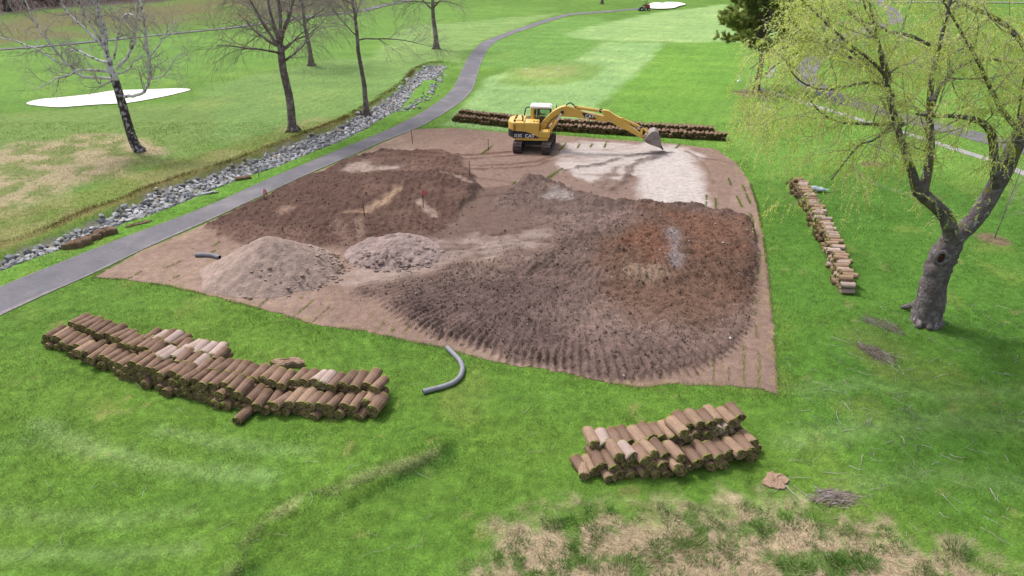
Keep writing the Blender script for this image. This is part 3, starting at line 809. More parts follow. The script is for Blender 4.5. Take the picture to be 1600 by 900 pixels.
def build_soil():
    st = 0.072
    x0, x1, y0, y1 = SITE[:, 0].min() - .2, SITE[:, 0].max() + .2, SITE[:, 1].min() - .2, SITE[:, 1].max() + .2
    xs, ys = np.arange(x0, x1, st), np.concatenate([np.arange(y0, 33, st), np.arange(33, y1, st * 1.7)])
    nx, ny = len(xs), len(ys)
    X, Y = np.meshgrid(xs, ys)
    x, y = X.ravel(), Y.ravel()
    keep0 = sd(SITE, x, y, reach=1) < 0.15
    ids = np.full(len(x), -1)
    ids[keep0] = np.arange(keep0.sum())
    x, y = x[keep0], y[keep0]
    jx = (rng.random(len(x)) - .5) * st * 0.5
    jy = (rng.random(len(x)) - .5) * st * 0.5
    x, y = x + jx, y + jy
    h, c, site, ma, mb_, mid = soil_fields(x, y)
    z = ground_h(x, y) + h
    i = np.arange(ny - 1)[:, None] * nx
    j = np.arange(nx - 1)[None]
    F = ids[np.stack([i + j, i + j + 1, i + nx + j + 1, i + nx + j], -1).reshape(-1, 4)]
    F = F[(F >= 0).all(1)]
    F = F[(site[F] < 0.02).all(1)]
    mb = MB(); mb.add(np.stack([x, y, z], 1), F)
    o = mb.build("bare_soil", M_soil, smooth_=True, col=c)
    tag(o, kind="structure")
    # loose clods on the spreads
    w = 0.55 * ma + 0.9 * mb_ + 0.10 * mid + 0.015
    w = w * (site < -0.3) * smooth(60, 30, y)
    n = 17000
    pick = rng.choice(len(x), n, p=w / w.sum())
    OCT = np.array([[1, 0, 0], [0, 1, 0], [-1, 0, 0], [0, -1, 0], [0, 0, 1], [0, 0, -1]], float)
    OF = np.array([[0, 1, 4], [1, 2, 4], [2, 3, 4], [3, 0, 4], [1, 0, 5], [2, 1, 5], [3, 2, 5], [0, 3, 5]])
    s = 0.016 + 0.026 * rng.random(n) ** 2 + 0.05 * (rng.random(n) ** 16)
    Vc = OCT[None] * (0.6 + 0.6 * rng.random((n, 6, 3))) * s[:, None, None]
    th = rng.random(n) * 6.28
    R = np.stack([np.stack([np.cos(th), -np.sin(th)], 1), np.stack([np.sin(th), np.cos(th)], 1)], 1)
    Vc[..., :2] = np.einsum('nij,nkj->nki', R, Vc[..., :2])
    Vc += np.stack([x[pick], y[pick], z[pick] + s * 0.25], 1)[:, None]
    Fc = (OF[None] + (np.arange(n) * 6)[:, None, None]).reshape(-1, 3)
    cc = c[pick] * (0.8 + 0.55 * rng.random(n))[:, None]
    pale = rng.random(n) < 0.012
    cc[pale] = alb(225, 215, 205)
    mb = MB(); mb.add(Vc.reshape(-1, 3), Fc)
    tag(mb.build("soil_clods", M_clod, col=np.repeat(cc, 6, 0)), kind="stuff")
build_soil()

def soil_z(x, y):
    x, y = np.array([float(x)]), np.array([float(y)])
    return float(ground_h(x, y)[0] + (soil_fields(x, y)[0][0] if sd(SITE, x, y)[0] < 0 else 0.0))

def gz(x, y):
    return float(ground_h(np.array([float(x)]), np.array([float(y)]))[0])

# heaps of sandy subsoil
def heap(name, label, px, py, rx, ry, H, rgb, lump, seed, skew=(0, 0), power=1.0):
    c0 = G(px, py)
    n = 120
    t = np.linspace(-1.25, 1.25, n)
    X, Y = np.meshgrid(t * rx, t * ry)
    th = np.arctan2(Y / ry, X / rx)
    r = np.hypot((X - skew[0]) / rx, (Y - skew[1]) / ry) * (1 + 0.13 * fbm(np.cos(th) * 1.5 + seed, np.sin(th) * 1.5, seed, 2))
    h = H * np.clip(1 - np.sqrt(r * r + 0.012) * 1.0, 0, None) ** power
    x, y = (X + c0[0]).ravel(), (Y + c0[1]).ravel()
    lm = lump * (0.6 * fbm(x * 1.6, y * 1.6, seed + 1, 3) + 0.6 * fbm(x * 5, y * 5, seed + 2, 3)).reshape(h.shape)
    gul = 0.05 * np.sin(th * 23 + 3 * fbm(X, Y, seed + 3, 2)) * np.clip(r, 0, 1)
    h = h + (lm + gul * lump * 6) * smooth(0.0, 0.25, h) - 0.06 * (h <= 0.001)
    base = soil_fields(x, y)[0] + ground_h(x, y)
    z = h.ravel() + base
    i = np.arange(n - 1)[:, None] * n
    j = np.arange(n - 1)[None]
    F = np.stack([i + j, i + j + 1, i + n + j + 1, i + n + j], -1).reshape(-1, 4)
    hh = h.ravel()
    F = F[(hh[F] > -0.05).any(1)]
    used = np.zeros(len(x), bool); used[F.ravel()] = True
    re = np.cumsum(used) - 1
    c = alb(*rgb) * (1 + 0.10 * fbm(x * 2.5, y * 2.5, seed + 4, 3) + 0.08 * fbm(x * 9, y * 9, seed + 5, 2))[:, None]
    mb = MB(); mb.add(np.stack([x, y, z], 1)[used], re[F])
    o = mb.build(name, M_soil, smooth_=True, col=c[used])
    tag(o, label, "heap")
    # crumbs rolled down to its foot
    mb = MB(); cols = []
    rg = np.random.default_rng(seed)
    for k in range(300):
        a = rg.random() * 6.28
        q = 0.45 + 0.62 * rg.random() ** 0.6
        xx, yy = c0[0] + math.cos(a) * rx * q, c0[1] + math.sin(a) * ry * q
        s = 0.035 + 0.075 * rg.random() ** 2.5
        hz = H * max(1 - math.sqrt(q * q + 0.012), 0) ** power
        n0 = mb.n
        ball(mb, (xx, yy, soil0(xx, yy) + hz + s * 0.3), s, 5, 3, sc=(1.2, 0.9, 0.75), rnd=0.2, rg=rg)
        cols += [alb(*rgb) * (0.8 + 0.45 * rg.random())] * (mb.n - n0)
    b = mb.build("lumps", M_clod, col=np.array(cols), parent=o)
    b["kind"] = "stuff"
    return o
_h0 = None
def soil0(x, y):
    return 0.03 + gz(x, y)
heap("soil_heap", "tall pale cone of sandy soil beside the grey pipe offcut", 437, 424, 2.95, 2.6, 1.78, (184, 161, 150), 0.055, 201, skew=(-0.3, 0.1), power=1.05)
heap("soil_heap", "low lumpy grey heap of soil next to the tall cone", 622, 398, 2.3, 1.9, 0.75, (176, 155, 149), 0.10, 231, skew=(-0.2, 0.1), power=0.95)

# ------------------------------------------------------------------ ditch stones
ICO = None
def ico():
    t = (1 + 5 ** .5) / 2
    v = np.array([[-1, t, 0], [1, t, 0], [-1, -t, 0], [1, -t, 0], [0, -1, t], [0, 1, t], [0, -1, -t], [0, 1, -t], [t, 0, -1], [t, 0, 1], [-t, 0, -1], [-t, 0, 1]])
    v /= np.linalg.norm(v[0])
    f = np.array([[0, 11, 5], [0, 5, 1], [0, 1, 7], [0, 7, 10], [0, 10, 11], [1, 5, 9], [5, 11, 4], [11, 10, 2], [10, 7, 6], [7, 1, 8], [3, 9, 4], [3, 4, 2], [3, 2, 6], [3, 6, 8], [3, 8, 9], [4, 9, 5], [2, 4, 11], [6, 2, 10], [8, 6, 7], [9, 8, 1]])
    return v, f
ICOV, ICOF = ico()
def rock_verts(rg):
    v = ICOV.copy()
    for _ in range(4):                                  # cut flat faces into it
        n = rg.normal(size=3); n /= np.linalg.norm(n)
        d = v @ n
        v = v - np.where(d > 0.55, d - 0.55, 0)[:, None] * n
    return v * (1 + 0.14 * rg.normal(size=(12, 1))) * np.array([1.15, 0.85, 0.66])

def build_rocks():
    rg = np.random.default_rng(5)
    pts = []
    n = 40000
    x = rg.uniform(RIP[:, 0].min(), RIP[:, 0].max(), n); y = rg.uniform(RIP[:, 1].min(), RIP[:, 1].max(), n)
    d = sd(RIP, x, y, reach=3) + 0.25 * fbm(x * 0.9, y * 0.9, 140, 2)
    k = d < -0.04
    x, y = x[k], y[k]
    r = 0.12 + 0.12 * rg.random(len(x)) ** 1.5
    r[y < 36] *= 1.08
    order = np.argsort(-r)
    cells, keep = {}, []
    for i in order:                                     # no two stones in one spot
        cx, cy = int(x[i] // 0.5), int(y[i] // 0.5)
        ok = True
        for a in (-1, 0, 1):
            for b in (-1, 0, 1):
                for j in cells.get((cx + a, cy + b), ()):
                    if (x[i] - x[j]) ** 2 + (y[i] - y[j]) ** 2 < (0.60 * (r[i] + r[j])) ** 2:
                        ok = False; break
                if not ok: break
            if not ok: break
        if ok:
            cells.setdefault((cx, cy), []).append(i); keep.append(i)
    x, y, r = x[keep], y[keep], r[keep]
    # the narrow spur beside the path
    t = rg.random(150)
    s = np.linspace(0, 1, len(SPUR))
    sx = np.interp(t, s, SPUR[:, 0]) + rg.normal(size=150) * 0.3; sy = np.interp(t, s, SPUR[:, 1]) + rg.normal(size=150) * 0.3
    x, y, r = np.concatenate([x, sx]), np.concatenate([y, sy]), np.concatenate([r, 0.10 + 0.1 * rg.random(150)])
    z = ground_h(x, y) + r * 0.25
    inview = np.abs(x) < 0.75 * (0.8926 * y + 5.9) - 0.1
    px = np.where(inview, r / np.hypot(y, 13.1), 0)
    top = set(np.argsort(-px)[:290].tolist())
    meshes = []
    tones = [("pale", (212, 212, 214)), ("grey", (184, 184, 188)), ("dark grey", (148, 149, 155)), ("brownish", (190, 176, 160))]
    mats = [mat("rock_" + a.replace(" ", "_"), T(alb(*c)), 0.9, 0.2, nscale=3.5, namp=0.25, bump=0.02, bscale=12, rand=0.14) for a, c in tones]
    for ti, (tn, c) in enumerate(tones):
        for q in range(5):
            mb = MB(); mb.add(rock_verts(rg), ICOF)
            meshes.append((ti, mb.mesh("ditch_stone", mats[ti])))
    rest = MB(); cols = []
    scrapA, scrapB = G(148, 375)[0], G(380, 280)[0]
    for i in range(len(x)):
        a = rg.random() * 6.28
        e = (rg.normal() * 0.35, rg.normal() * 0.35, a)
        if i in top:
            ti, me = meshes[rg.choice([0, 1, 2, 3], p=[.34, .38, .2, .08]) * 5 + rg.integers(5)]
            o = link("ditch_stone", me, loc=(x[i], y[i], z[i]))
            o.rotation_euler = e
            o.scale = (r[i], r[i], r[i])
            size = "large" if r[i] > 0.2 else ("middling" if r[i] > 0.155 else "small")
            where = ("at the near end of the rocky ditch" if x[i] < scrapA - 0.6 else
                     "in the ditch opposite the low turf scrap by the path" if x[i] < scrapA + 3.6 else
                     "in the ditch between the two turf scraps" if x[i] < scrapB else "in the ditch beyond the far turf scrap")
            lab = "%s %s angular stone %s" % (size, tones[ti][0], where)
            tag(o, lab, "stone", "stones lining the ditch: " + lab)
        else:
            R = np.array(Matrix.Rotation(e[2], 3, 'Z') @ Matrix.Rotation(e[0], 3, 'X') @ Matrix.Rotation(e[1], 3, 'Y'))
            rest.add((rock_verts(rg) * r[i]) @ R.T + np.array([x[i], y[i], z[i]]), ICOF)
            ti = rg.choice([0, 1, 2, 3], p=[.34, .38, .2, .08])
            cols += [alb(*tones[ti][1]) * rg.uniform(0.8, 1.2)] * 12
    tag(rest.build("ditch_rubble", M_rock_attr, col=np.array(cols)), kind="stuff")
    for (px_, py_), s, lab in (((322, 304), 0.30, "pale flat stone lying alone on the grass strip by the ditch"), ((333, 302), 0.24, "white slab stone lying against a flat stone on the grass strip")):
        g = G(px_, py_)
        mb = MB(); mb.add(rock_verts(rg), ICOF)
        o = link("loose_stone", mb.mesh("loose_stone", mats[0]), loc=(g[0], g[1], gz(*g) + 0.06))
        o.scale = (s * 1.3, s * 0.8, s * 0.5)
        tag(o, lab, "stone")
build_rocks()

# ------------------------------------------------------------------ sod rolls
def sod_mesh(seed, R, L, mats, turns=2.6, per=13, flap=0.0):
    rg = np.random.default_rng(seed)
    n = int(turns * per)
    t = np.linspace(0, 1, n + 1)
    th = t * turns * 2 * math.pi
    rad = lambda q: np.where(q > 0, 0.02 + (R - 0.02) * np.sin(np.clip(q, 0, 1) * math.pi / 2) ** 0.95, 0.0)
    r = rad(t)
    gap = np.maximum(r - rad(t - 1 / turns), 0.012) * 0.98
    wob = 1 + 0.035 * np.sin(2 * th + rg.random() * 6) + 0.02 * np.sin(3 * th + rg.random() * 6)
    ph = rg.random() * 6.28
    ph = math.pi * (1.5 + 0.4 * (rg.random() - .5)) - th[-1]          # the loose end is tucked underneath
    V = []
    prof = [(-1, 0), (-0.33, 1), (0.33, 1), (1, 0)]
    ring = []
    nl = 4
    lens = np.array([-0.5, -0.455, 0.455, 0.5]) * L
    sx, sz, sag = rg.uniform(0.98, 1.10), rg.uniform(0.78, 0.90), rg.uniform(0.0, 0.035)
    for li, l in enumerate(lens):
        bow = 1 + 0.02 * rg.normal()
        for k, dr in enumerate((0.0, 0.36, 0.97)):
            rr = np.maximum((r - gap * dr) * wob * bow, 0.008)
            jit = 0.02 * np.sin(th * 3.1 + li * 5 + rg.random() * 6) + 0.012 * rg.normal(size=n + 1)
            ends = jit if li in (0, nl - 1) else 0
            V.append(np.stack([rr * np.cos(th + ph) * sx, np.full(n + 1, l) + ends, rr * np.sin(th + ph) * sz - sag * (2 * l / L) ** 2], 1))
    m = n + 1
    idx = lambda li, k, i: (li * 3 + k) * m + i
    i = np.arange(n)
    mb = MB()
    mb.add(np.concatenate(V), np.zeros((0, 4), int))
    def q(a, b, c, d, mm):
        mb.F.append(np.stack([a, b, c, d], 1)); mb.M.append(np.full(len(a), mm, np.int32))
    last = i >= n - per - 2                                             # only the outer turn needs its long faces
    io = i[last]
    for li in range(nl - 1):
        q(idx(li, 0, io), idx(li, 0, io + 1), idx(li + 1, 0, io + 1), idx(li + 1, 0, io), 0 if li == 1 else 1)
        e = np.array([n])
        for k, mm in ((0, 0), (1, 1)):
            q(idx(li, k, e), idx(li, k + 1, e), idx(li + 1, k + 1, e), idx(li + 1, k, e), mm)
    for li, flip in ((0, False), (nl - 1, True)):
        for k, mm in ((0, 0), (1, 1)):
            a, b, c, d = idx(li, k, i), idx(li, k + 1, i), idx(li, k + 1, i + 1), idx(li, k, i + 1)
            q(*((a, b, c, d) if flip else (d, c, b, a)), mm)
    # core
    e = np.array([0])
    return mb.mesh("sod_roll", mats, smooth_=False)

ROLLS = []       # (x, y, z, rz, tilt, kind, pile, tier, index, visible)
def lay_pile(name, line_px, heading, L, D, tiers, rg, flip=False):
    """tiers: list of (depth offset, first share, last share, layers(t)), front to back"""
    P = GP(line_px)
    s = np.concatenate([[0], np.cumsum(np.linalg.norm(np.diff(P, axis=0), axis=1))])
    tot = s[-1]
    hd = math.radians(heading)
    ax = np.array([math.sin(hd), math.cos(hd)])
    for ti, (off, a, b, lay) in enumerate(tiers):
        maxl = max(lay(t) for t in np.linspace(a, b, 30))
        for k in range(maxl):
            u = a * tot + (0.5 * D * (k % 2)) + 0.2 * D
            idx = 0
            while u < b * tot - 0.3 * D:
                f = u / tot
                if lay(f) > k:
                    x, y = np.interp(u, s, P[:, 0]), np.interp(u, s, P[:, 1])
                    o = off + L * 0.5 + rg.normal() * 0.085 + k * 0.06
                    idx += 1
                    above = lay(f) > k + 1
                    ROLLS.append(dict(x=x + ax[0] * o, y=y + ax[1] * o, k=k, D=D, L=L, rz=-hd + rg.normal() * 0.07, pile=name, tier=ti, idx=idx, u=u,
                                      top=not above, ntier=len(tiers), zj=rg.normal() * 0.018, tilt=rg.normal() * 0.05))
                u += D * rg.uniform(0.88, 1.0)

rgp = np.random.default_rng(12)
lay_pile("long", [(70, 540), (110, 556), (155, 576), (230, 604), (310, 630), (420, 648), (500, 655), (592, 655)], 16.0, 0.76, 0.355,
         [(0.0, 0.0, 1.0, lambda f: 3 if 0.36 < f < 0.70 else 2), (0.70, 0.05, 0.985, lambda f: 3),
          (1.40, 0.30, 0.56, lambda f: 3)], rgp)
lay_pile("short", [(905, 745), (950, 749), (1010, 748), (1080, 742), (1140, 728), (1196, 711)], -20.0, 0.68, 0.345,
         [(0.0, 0.02, 1.0, lambda f: 1 if f < 0.1 else (2 if f < 0.2 else (3 if f < 0.5 else 2))), (0.64, 0.13, 0.97, lambda f: 3 if f < 0.55 else 4)], rgp)
lay_pile("row", [(1231, 288), (1246, 312), (1262, 342), (1280, 378), (1292, 408), (1303, 440), (1308, 460)], 97.0, 0.56, 0.31,
         [(0.0, 0.0, 1.0, lambda f: 3 if 0.03 < f < 0.97 else 2)], rgp)
lay_pile("back", [(708, 190), (760, 196), (830, 203), (900, 207), (960, 211), (1040, 215), (1100, 219), (1138, 221)], 8.0, 0.8, 0.34,
         [(0.0, 0.0, 1.0, lambda f: 2), (0.72, 0.02, 0.98, lambda f: 3 if f < 0.95 else 2)], rgp)

def build_rolls():
    rg = np.random.default_rng(44)
    VAR = {}
    for pile, (R, L) in (("long", (0.192, 0.76)), ("short", (0.185, 0.68)), ("row", (0.160, 0.56)), ("loose", (0.18, 0.7))):
        for kind, m0 in (("brown", M_sod), ("tan", M_sodt), ("dry", M_sodp)):
            VAR[pile, kind] = [sod_mesh(hash((pile, kind, q)) % 9999 if False else (len(VAR) * 31 + q), R, L, [m0, M_sodk if pile == "row" else M_sodg]) for q in range(5)]
    def low(mb, x, y, z, D, L, rz, tilt, n=9):
        th = np.arange(n) * 2 * math.pi / n + rg.random() * 6
        R = D * 0.48
        c, s = math.cos(rz), math.sin(rz)
        ps = []
        for l, rr in ((-L / 2 - 0.005, R * 0.45), (-L / 2, R), (L / 2, R), (L / 2 + 0.005, R * 0.45)):
            vx, vz = rr * np.cos(th) * (1 + 0.06 * rg.normal(size=n)), rr * np.sin(th) * 0.93
            vy = np.full(n, l) + 0.015 * rg.normal(size=n)
            ps.append(np.stack([x + vx * c - vy * s, y + vx * s + vy * c, z + vz + vy * tilt], 1))
        j = np.arange(n); j2 = (j + 1) % n
        F = lambda a: np.stack([a * n + j, a * n + j2, (a + 1) * n + j2, (a + 1) * n + j], 1)
        base = mb.n
        mb.add(np.concatenate(ps), F(1), 0)
        for a in (0, 2):
            mb.F.append(F(a) + base); mb.M.append(np.full(n, 1, np.int32))
        mb.F.append(np.array([j[::-1] + base])); mb.M.append(np.array([1], np.int32))
        mb.F.append(np.array([j + 3 * n + base])); mb.M.append(np.array([1], np.int32))
    for r in ROLLS:
        r["z"] = gz(r["x"], r["y"]) + r["D"] * (0.43 + 0.67 * r["k"]) + r["zj"]
        vis = 1.0
        if r["pile"] == "back": vis = 0.0
        elif r["pile"] == "long": vis = 1.0 if r["tier"] == 0 or r["top"] else (0.6 if r["k"] >= 2 else 0.02)
        elif r["pile"] == "short": vis = 1.0 if r["tier"] == 0 or r["k"] >= 2 else 0.05
        else: vis = 0.9 if r["top"] else 0.5
        if r["pile"] == "long" and r["tier"] == 0 and not r["top"]: vis = 0.7
        r["score"] = vis * r["D"] / math.hypot(r["y"], 13.1)
    order = sorted(ROLLS, key=lambda r: -r["score"])
    single = order[:290]
    ids = {id(r) for r in single}
    mass = MB()
    for r in ROLLS:
        if id(r) not in ids:
            low(mass, r["x"], r["y"], r["z"], r["D"], r["L"], r["rz"], r["tilt"])
    tag(mass.build("sod_roll_stacks", [M_sodm, M_sodgm]), kind="stuff")
    # words for each roll
    count = {}
    for r in sorted(single, key=lambda r: r["u"]):
        key = (r["pile"], r["tier"], r["k"])
        count[key] = count.get(key, 0) + 1
        r["n"] = count[key]
    layer = ["ground", "second", "third", "fourth", "fifth"]
    for r in single:
        f = r["n"]
        p = rg.random()
        kind = "brown"
        if r["pile"] == "long":
            kind = "dry" if (r["tier"] >= 1 and r["top"] and p < (0.10 if r["tier"] == 1 else 0.4)) else ("tan" if p < 0.10 else "brown")
            pile, start = "long pile", "path end"
        elif r["pile"] == "short":
            kind = "dry" if p < 0.12 else ("tan" if p < 0.6 else "brown")
            pile, start = "short pile", "low end"
        else:
            kind = "tan" if p < 0.5 else ("dry" if p < 0.92 else "brown")
            pile, start = "single row", "sack end"
        me = VAR[r["pile"], kind][rg.integers(5)]
        o = link("sod_roll", me, loc=(r["x"], r["y"], r["z"]))
        o.rotation_euler = (r["tilt"], rg.uniform(-0.25, 0.25), r["rz"] + (math.pi if False else 0))
        s = rg.uniform(0.92, 1.06)
        o.scale = (s, rg.uniform(0.9, 1.06), s * rg.uniform(0.93, 1.0))
        tierw = "" if r["ntier"] == 1 else (("front ", "middle ", "rear ") if r["ntier"] == 3 else ("front ", "back "))[r["tier"]]
        word = {"brown": "brown", "tan": "tan", "dry": "pale dry"}[kind]
        lab = "%s sod roll, %s from the %s, %s%s layer, %s" % (word, ordinal(f), start, tierw, layer[r["k"]], pile)
        tag(o, lab, "sod roll", {"long": "sod rolls of the long pile on the lawn", "short": "sod rolls of the short pile on the lawn", "row": "sod rolls of the single row by the willow"}[r["pile"]])
    # the ones that lie apart
    def loose(px, py, heading, kind, sc, lab, dz=0.16, tilt=0.0):
        g = G(px, py)
        o = link("sod_roll", VAR["loose", kind][rg.integers(5)], loc=(g[0], g[1], gz(*g) + dz))
        o.rotation_euler = (tilt, 0, -math.radians(heading))
        o.scale = sc
        tag(o, lab, "sod roll")
    loose(383, 653, 20, "brown", (0.95, 1.0, 0.95), "brown sod roll fallen on the grass in front of the long pile")
    loose(912, 742, 0, "tan", (0.95, 0.62, 1.0), "tan sod roll standing off the low end of the short pile")
    loose(380, 280, 62, "brown", (1.0, 1.3, 0.8), "brown sod roll lying against the stones far along the ditch", 0.11)
    # flat scraps
    def scrap(px, py, w, l, rz, lab, H=0.06, seed=3, mt=None):
        r2 = np.random.default_rng(seed)
        n = 26
        th = np.arange(n) * 6.2832 / n
        rad = 1 + 0.18 * np.sin(2 * th + 1) + 0.14 * np.sin(4 * th + seed) + 0.07 * r2.normal(size=n)
        g = G(px, py)
        c, s = math.cos(rz), math.sin(rz)
        rings = []
        for f_, z in ((1.0, 0.0), (1.0, H * 0.8), (0.8, H), (0.45, H * 1.15), (0.15, H * 0.95)):
            X, Y = np.cos(th) * rad * w / 2 * f_, np.sin(th) * rad * l / 2 * f_
            rings.append(np.stack([g[0] + X * c - Y * s, g[1] + X * s + Y * c, gz(*g) + z + 0.01 * r2.normal(size=n)], 1))
        j = np.arange(n); j2 = (j + 1) % n
        mb = MB()
        mb.add(np.concatenate(rings), np.concatenate([np.stack([k * n + j, k * n + j2, (k + 1) * n + j2, (k + 1) * n + j], 1) for k in range(4)]))
        mb.F.append(np.array([j + 4 * n])); mb.M.append(np.array([0], np.int32))
        tag(mb.build("sod_scrap", mt or M_sodt, smooth_=False), lab, "sod piece")
    scrap(1212, 753, 0.62, 0.68, 0.3, "torn flat piece of sod on the grass beyond the short pile", seed=8)
    scrap(217, 350, 1.2, 0.30, 0.75, "thin strip of turned sod on the grass between stones and path", 0.07, 5, M_sodm)
    scrap(123, 384, 0.95, 0.62, 0.7, "crumpled brown sod lump nearest the stones on the path strip", 0.30, 14, M_sodm)
    scrap(142, 375, 0.85, 0.55, 0.8, "crumpled brown sod lump in the middle of three on the path strip", 0.24, 15, M_sodm)
    scrap(166, 366, 0.95, 0.60, 0.6, "crumpled brown sod lump closest to the asphalt on the path strip", 0.30, 16, M_sodm)
    # cut grass heap behind the long pile
    scrap(452, 571, 0.95, 0.5, 0.0, "yellowed turf clump standing up behind the long pile", 0.22, 9)
M_sodm = mat("stack_soil", T(alb(152, 126, 106)), 0.97, 0.06, nscale=3.2, namp=0.3, bump=0.02, bscale=20)
M_sodgm = mat("stack_ends", T(alb(92, 90, 54)), 0.97, 0.06, nscale=6, namp=0.45, bump=0.03, bscale=30, col2=T(alb(122, 100, 72)), c2scale=3)
build_rolls()

# ------------------------------------------------------------------ pipes, stakes, sack, marker
def pipe(px, lab, r=0.085, lift=0.0):
    P = GP(px)
    s = np.linspace(0, 1, len(P)); u = np.linspace(0, 1, 90)
    Q = np.stack([np.interp(u, s, P[:, k]) for k in (0, 1)], 1)
    for _ in range(30):
        Q[1:-1] = 0.25 * Q[:-2] + 0.5 * Q[1:-1] + 0.25 * Q[2:]
    rr = r * (1 + 0.07 * (np.arange(90) % 2))
    z = np.array([soil_z(*p) for p in Q]) + r + lift
    for _ in range(10):
        z[1:-1] = 0.25 * z[:-2] + 0.5 * z[1:-1] + 0.25 * z[2:]
    pts = np.concatenate([Q, z[:, None]], 1)
    mb = MB()
    tube(mb, pts, rr, 12, cap=False)
    # open mouths: the wall turns inwards
    tube(mb, pts, rr * 0.86, 12, cap=False, m=1)
    n = 12
    for e, at in ((0, 0), (89, 0)):
        a = np.arange(n) + e * n; b = a + 90 * n
        mb.F.append(np.stack([a, np.roll(a, -1), np.roll(b, -1), b], 1)); mb.M.append(np.full(n, 0, np.int32))
    o = mb.build("drain_pipe", [M_hose, M_dark], smooth_=False)
    tag(o, lab, "pipe")
pipe([(699, 546), (708, 555), (719, 566), (724, 578), (720, 592), (708, 602), (690, 608), (661, 615)], "curved grey corrugated drain pipe lying across the lawn edge")
pipe([(306, 402), (320, 401.5), (332, 402.5), (344, 405.5)], "short grey pipe offcut on the bare soil by the tall heap", 0.09)

def stake(px, py, h, lab, flag=None, tilt=0.0, r=0.022):
    g = G(px, py)
    z = soil_z(*g)
    o = thing("survey_stake", lab, "stake", (g[0], g[1], z))
    o.rotation_euler = (0, tilt, 0)
    mb = MB(); box(mb, (0, 0, h / 2 - 0.06), (r * 2, r * 1.4, h + 0.12), taper=0.9)
    mb.build("post", M_wood, o)
    if flag:
        mb = MB()
        n = 7
        t = np.linspace(0, 1, n)
        V = []
        for zz, k in ((h - 0.02, 0), (h - 0.12, 1), (h - 0.24, 2)):
            V.append(np.stack([0.03 + t * 0.16 * (1 - 0.15 * k), 0.05 * np.sin(t * 5 + k), zz - t * 0.10 + 0.02 * np.sin(t * 7)], 1))
        j = np.arange(n - 1)
        mb.add(np.concatenate(V), np.concatenate([np.stack([k * n + j, k * n + j + 1, (k + 1) * n + j + 1, (k + 1) * n + j], 1) for k in (0, 1)]))
        mb.add(np.concatenate(V) + np.array([0, 0.006, 0]), np.concatenate([np.stack([k * n + j, (k + 1) * n + j, (k + 1) * n + j + 1, k * n + j + 1], 1) for k in (0, 1)]))
        tube(mb, [(0, 0, h - 0.03), (0, 0, h - 0.22)], 0.026, 6)
        mb.build("ribbon", flag, o, smooth_=True)
stake(662, 331, 1.0, "stake with a bright pink ribbon on the dark soil hump", M_pink)
stake(570, 343, 0.7, "bare wooden stake by the pale scrape in the dark soil")
stake(414, 318, 0.55, "leaning stake with a pink ribbon tip at the path edge of the dark soil", M_pink, 0.12)
stake(734, 284, 0.95, "wooden stake standing where dark soil meets pale ground")
stake(763, 236, 0.85, "wooden stake near the excavator tail on pale soil")
stake(645, 226, 1.1, "tall wooden stake at the far corner of the bare site", None, -0.05)
stake(405, 278, 0.7, "small stake with grey tag on the grass by the stones", None, 0.0, 0.016)

def sack():
    g = G(1275, 299)
    o = thing("sack", "pale blue plastic sack on the grass by the single row of sod rolls", "sack", (g[0], g[1], gz(*g)), -0.35)
    n, m = 26, 12
    t = np.linspace(-1, 1, n); th = np.arange(m) * 2 * math.pi / m
    rg = np.random.default_rng(3)
    w = np.clip(1 - np.abs(t) ** 3.5, 0.05, 1)
    V = np.stack([np.repeat(t * 0.55, m), (w[:, None] * 0.24 * np.cos(th)).ravel(), (0.15 + w[:, None] * 0.15 * np.sin(th)).ravel()], 1)
    V += 0.022 * np.stack([fbm(V[:, 0] * 6, V[:, 1] * 6 + V[:, 2] * 5, 300 + k, 3) for k in range(3)], 1)
    V[:, 2] = np.maximum(V[:, 2], 0.0)
    i = np.arange(n - 1)[:, None] * m; j = np.arange(m)[None]; j2 = (j + 1) % m
    mb = MB(); mb.add(V, np.stack([i + j, i + j2, i + m + j2, i + m + j], -1).reshape(-1, 4)[:, ::-1])
    mb.build("bag", M_tarp, o, smooth_=True)
    mb = MB()
    for e in (-1, 1):
        for k in range(5):
            a = -0.5 + k * 0.25
            tube(mb, [(e * 0.53, 0, 0.16), (e * 0.63, a * 0.2, 0.17 + 0.03 * (k % 2)), (e * 0.68, a * 0.34, 0.13)], [0.03, 0.022, 0.004], 5)
    mb.build("gathered_end", M_tarp, o, smooth_=True)
sack()
def slab():
    P = GP([(1196, 122), (1206, 123), (1212, 106), (1203, 105)])
    mb = MB()
    z = gz(*P.mean(0))
    V = np.concatenate([np.c_[P, np.full(4, z - 0.05)], np.c_[P, np.full(4, z + 0.07)]])
    mb.add(V, BOXF)
    tag(mb.build("concrete_pad", M_conc), "pale concrete pad in the grass beside the pine trunk", "pad")
slab()
def marker():
    g = G(1155, 127)
    o = thing("distance_marker", "small white marker post on the grass beside the pine", "marker", (g[0], g[1], gz(*g)))
    mb = MB(); tube(mb, [(0, 0, 0), (0.05, 0, 0.5), (0.02, 0, 0.95)], [0.05, 0.06, 0.03], 7); mb.build("post", M_white, o)
    mb = MB(); box(mb, (0, 0, 0.06), (0.42, 0.25, 0.14), taper=0.8); mb.build("foot", M_white, o)
marker()
for (a, b), w in (((823, 110), "outer"), ((873, 110), "inner")):
    g = G(a, b)
    mb = MB(); ball(mb, (g[0], g[1], gz(*g) + 0.07), 0.10, 10, 7, sc=(1, 1, 0.9))
    tag(mb.build("tee_marker", M_white, smooth_=True), "small white tee marker on the %s half of the oval tee by the path" % ("path side" if w == "outer" else "fairway side"), "tee marker")

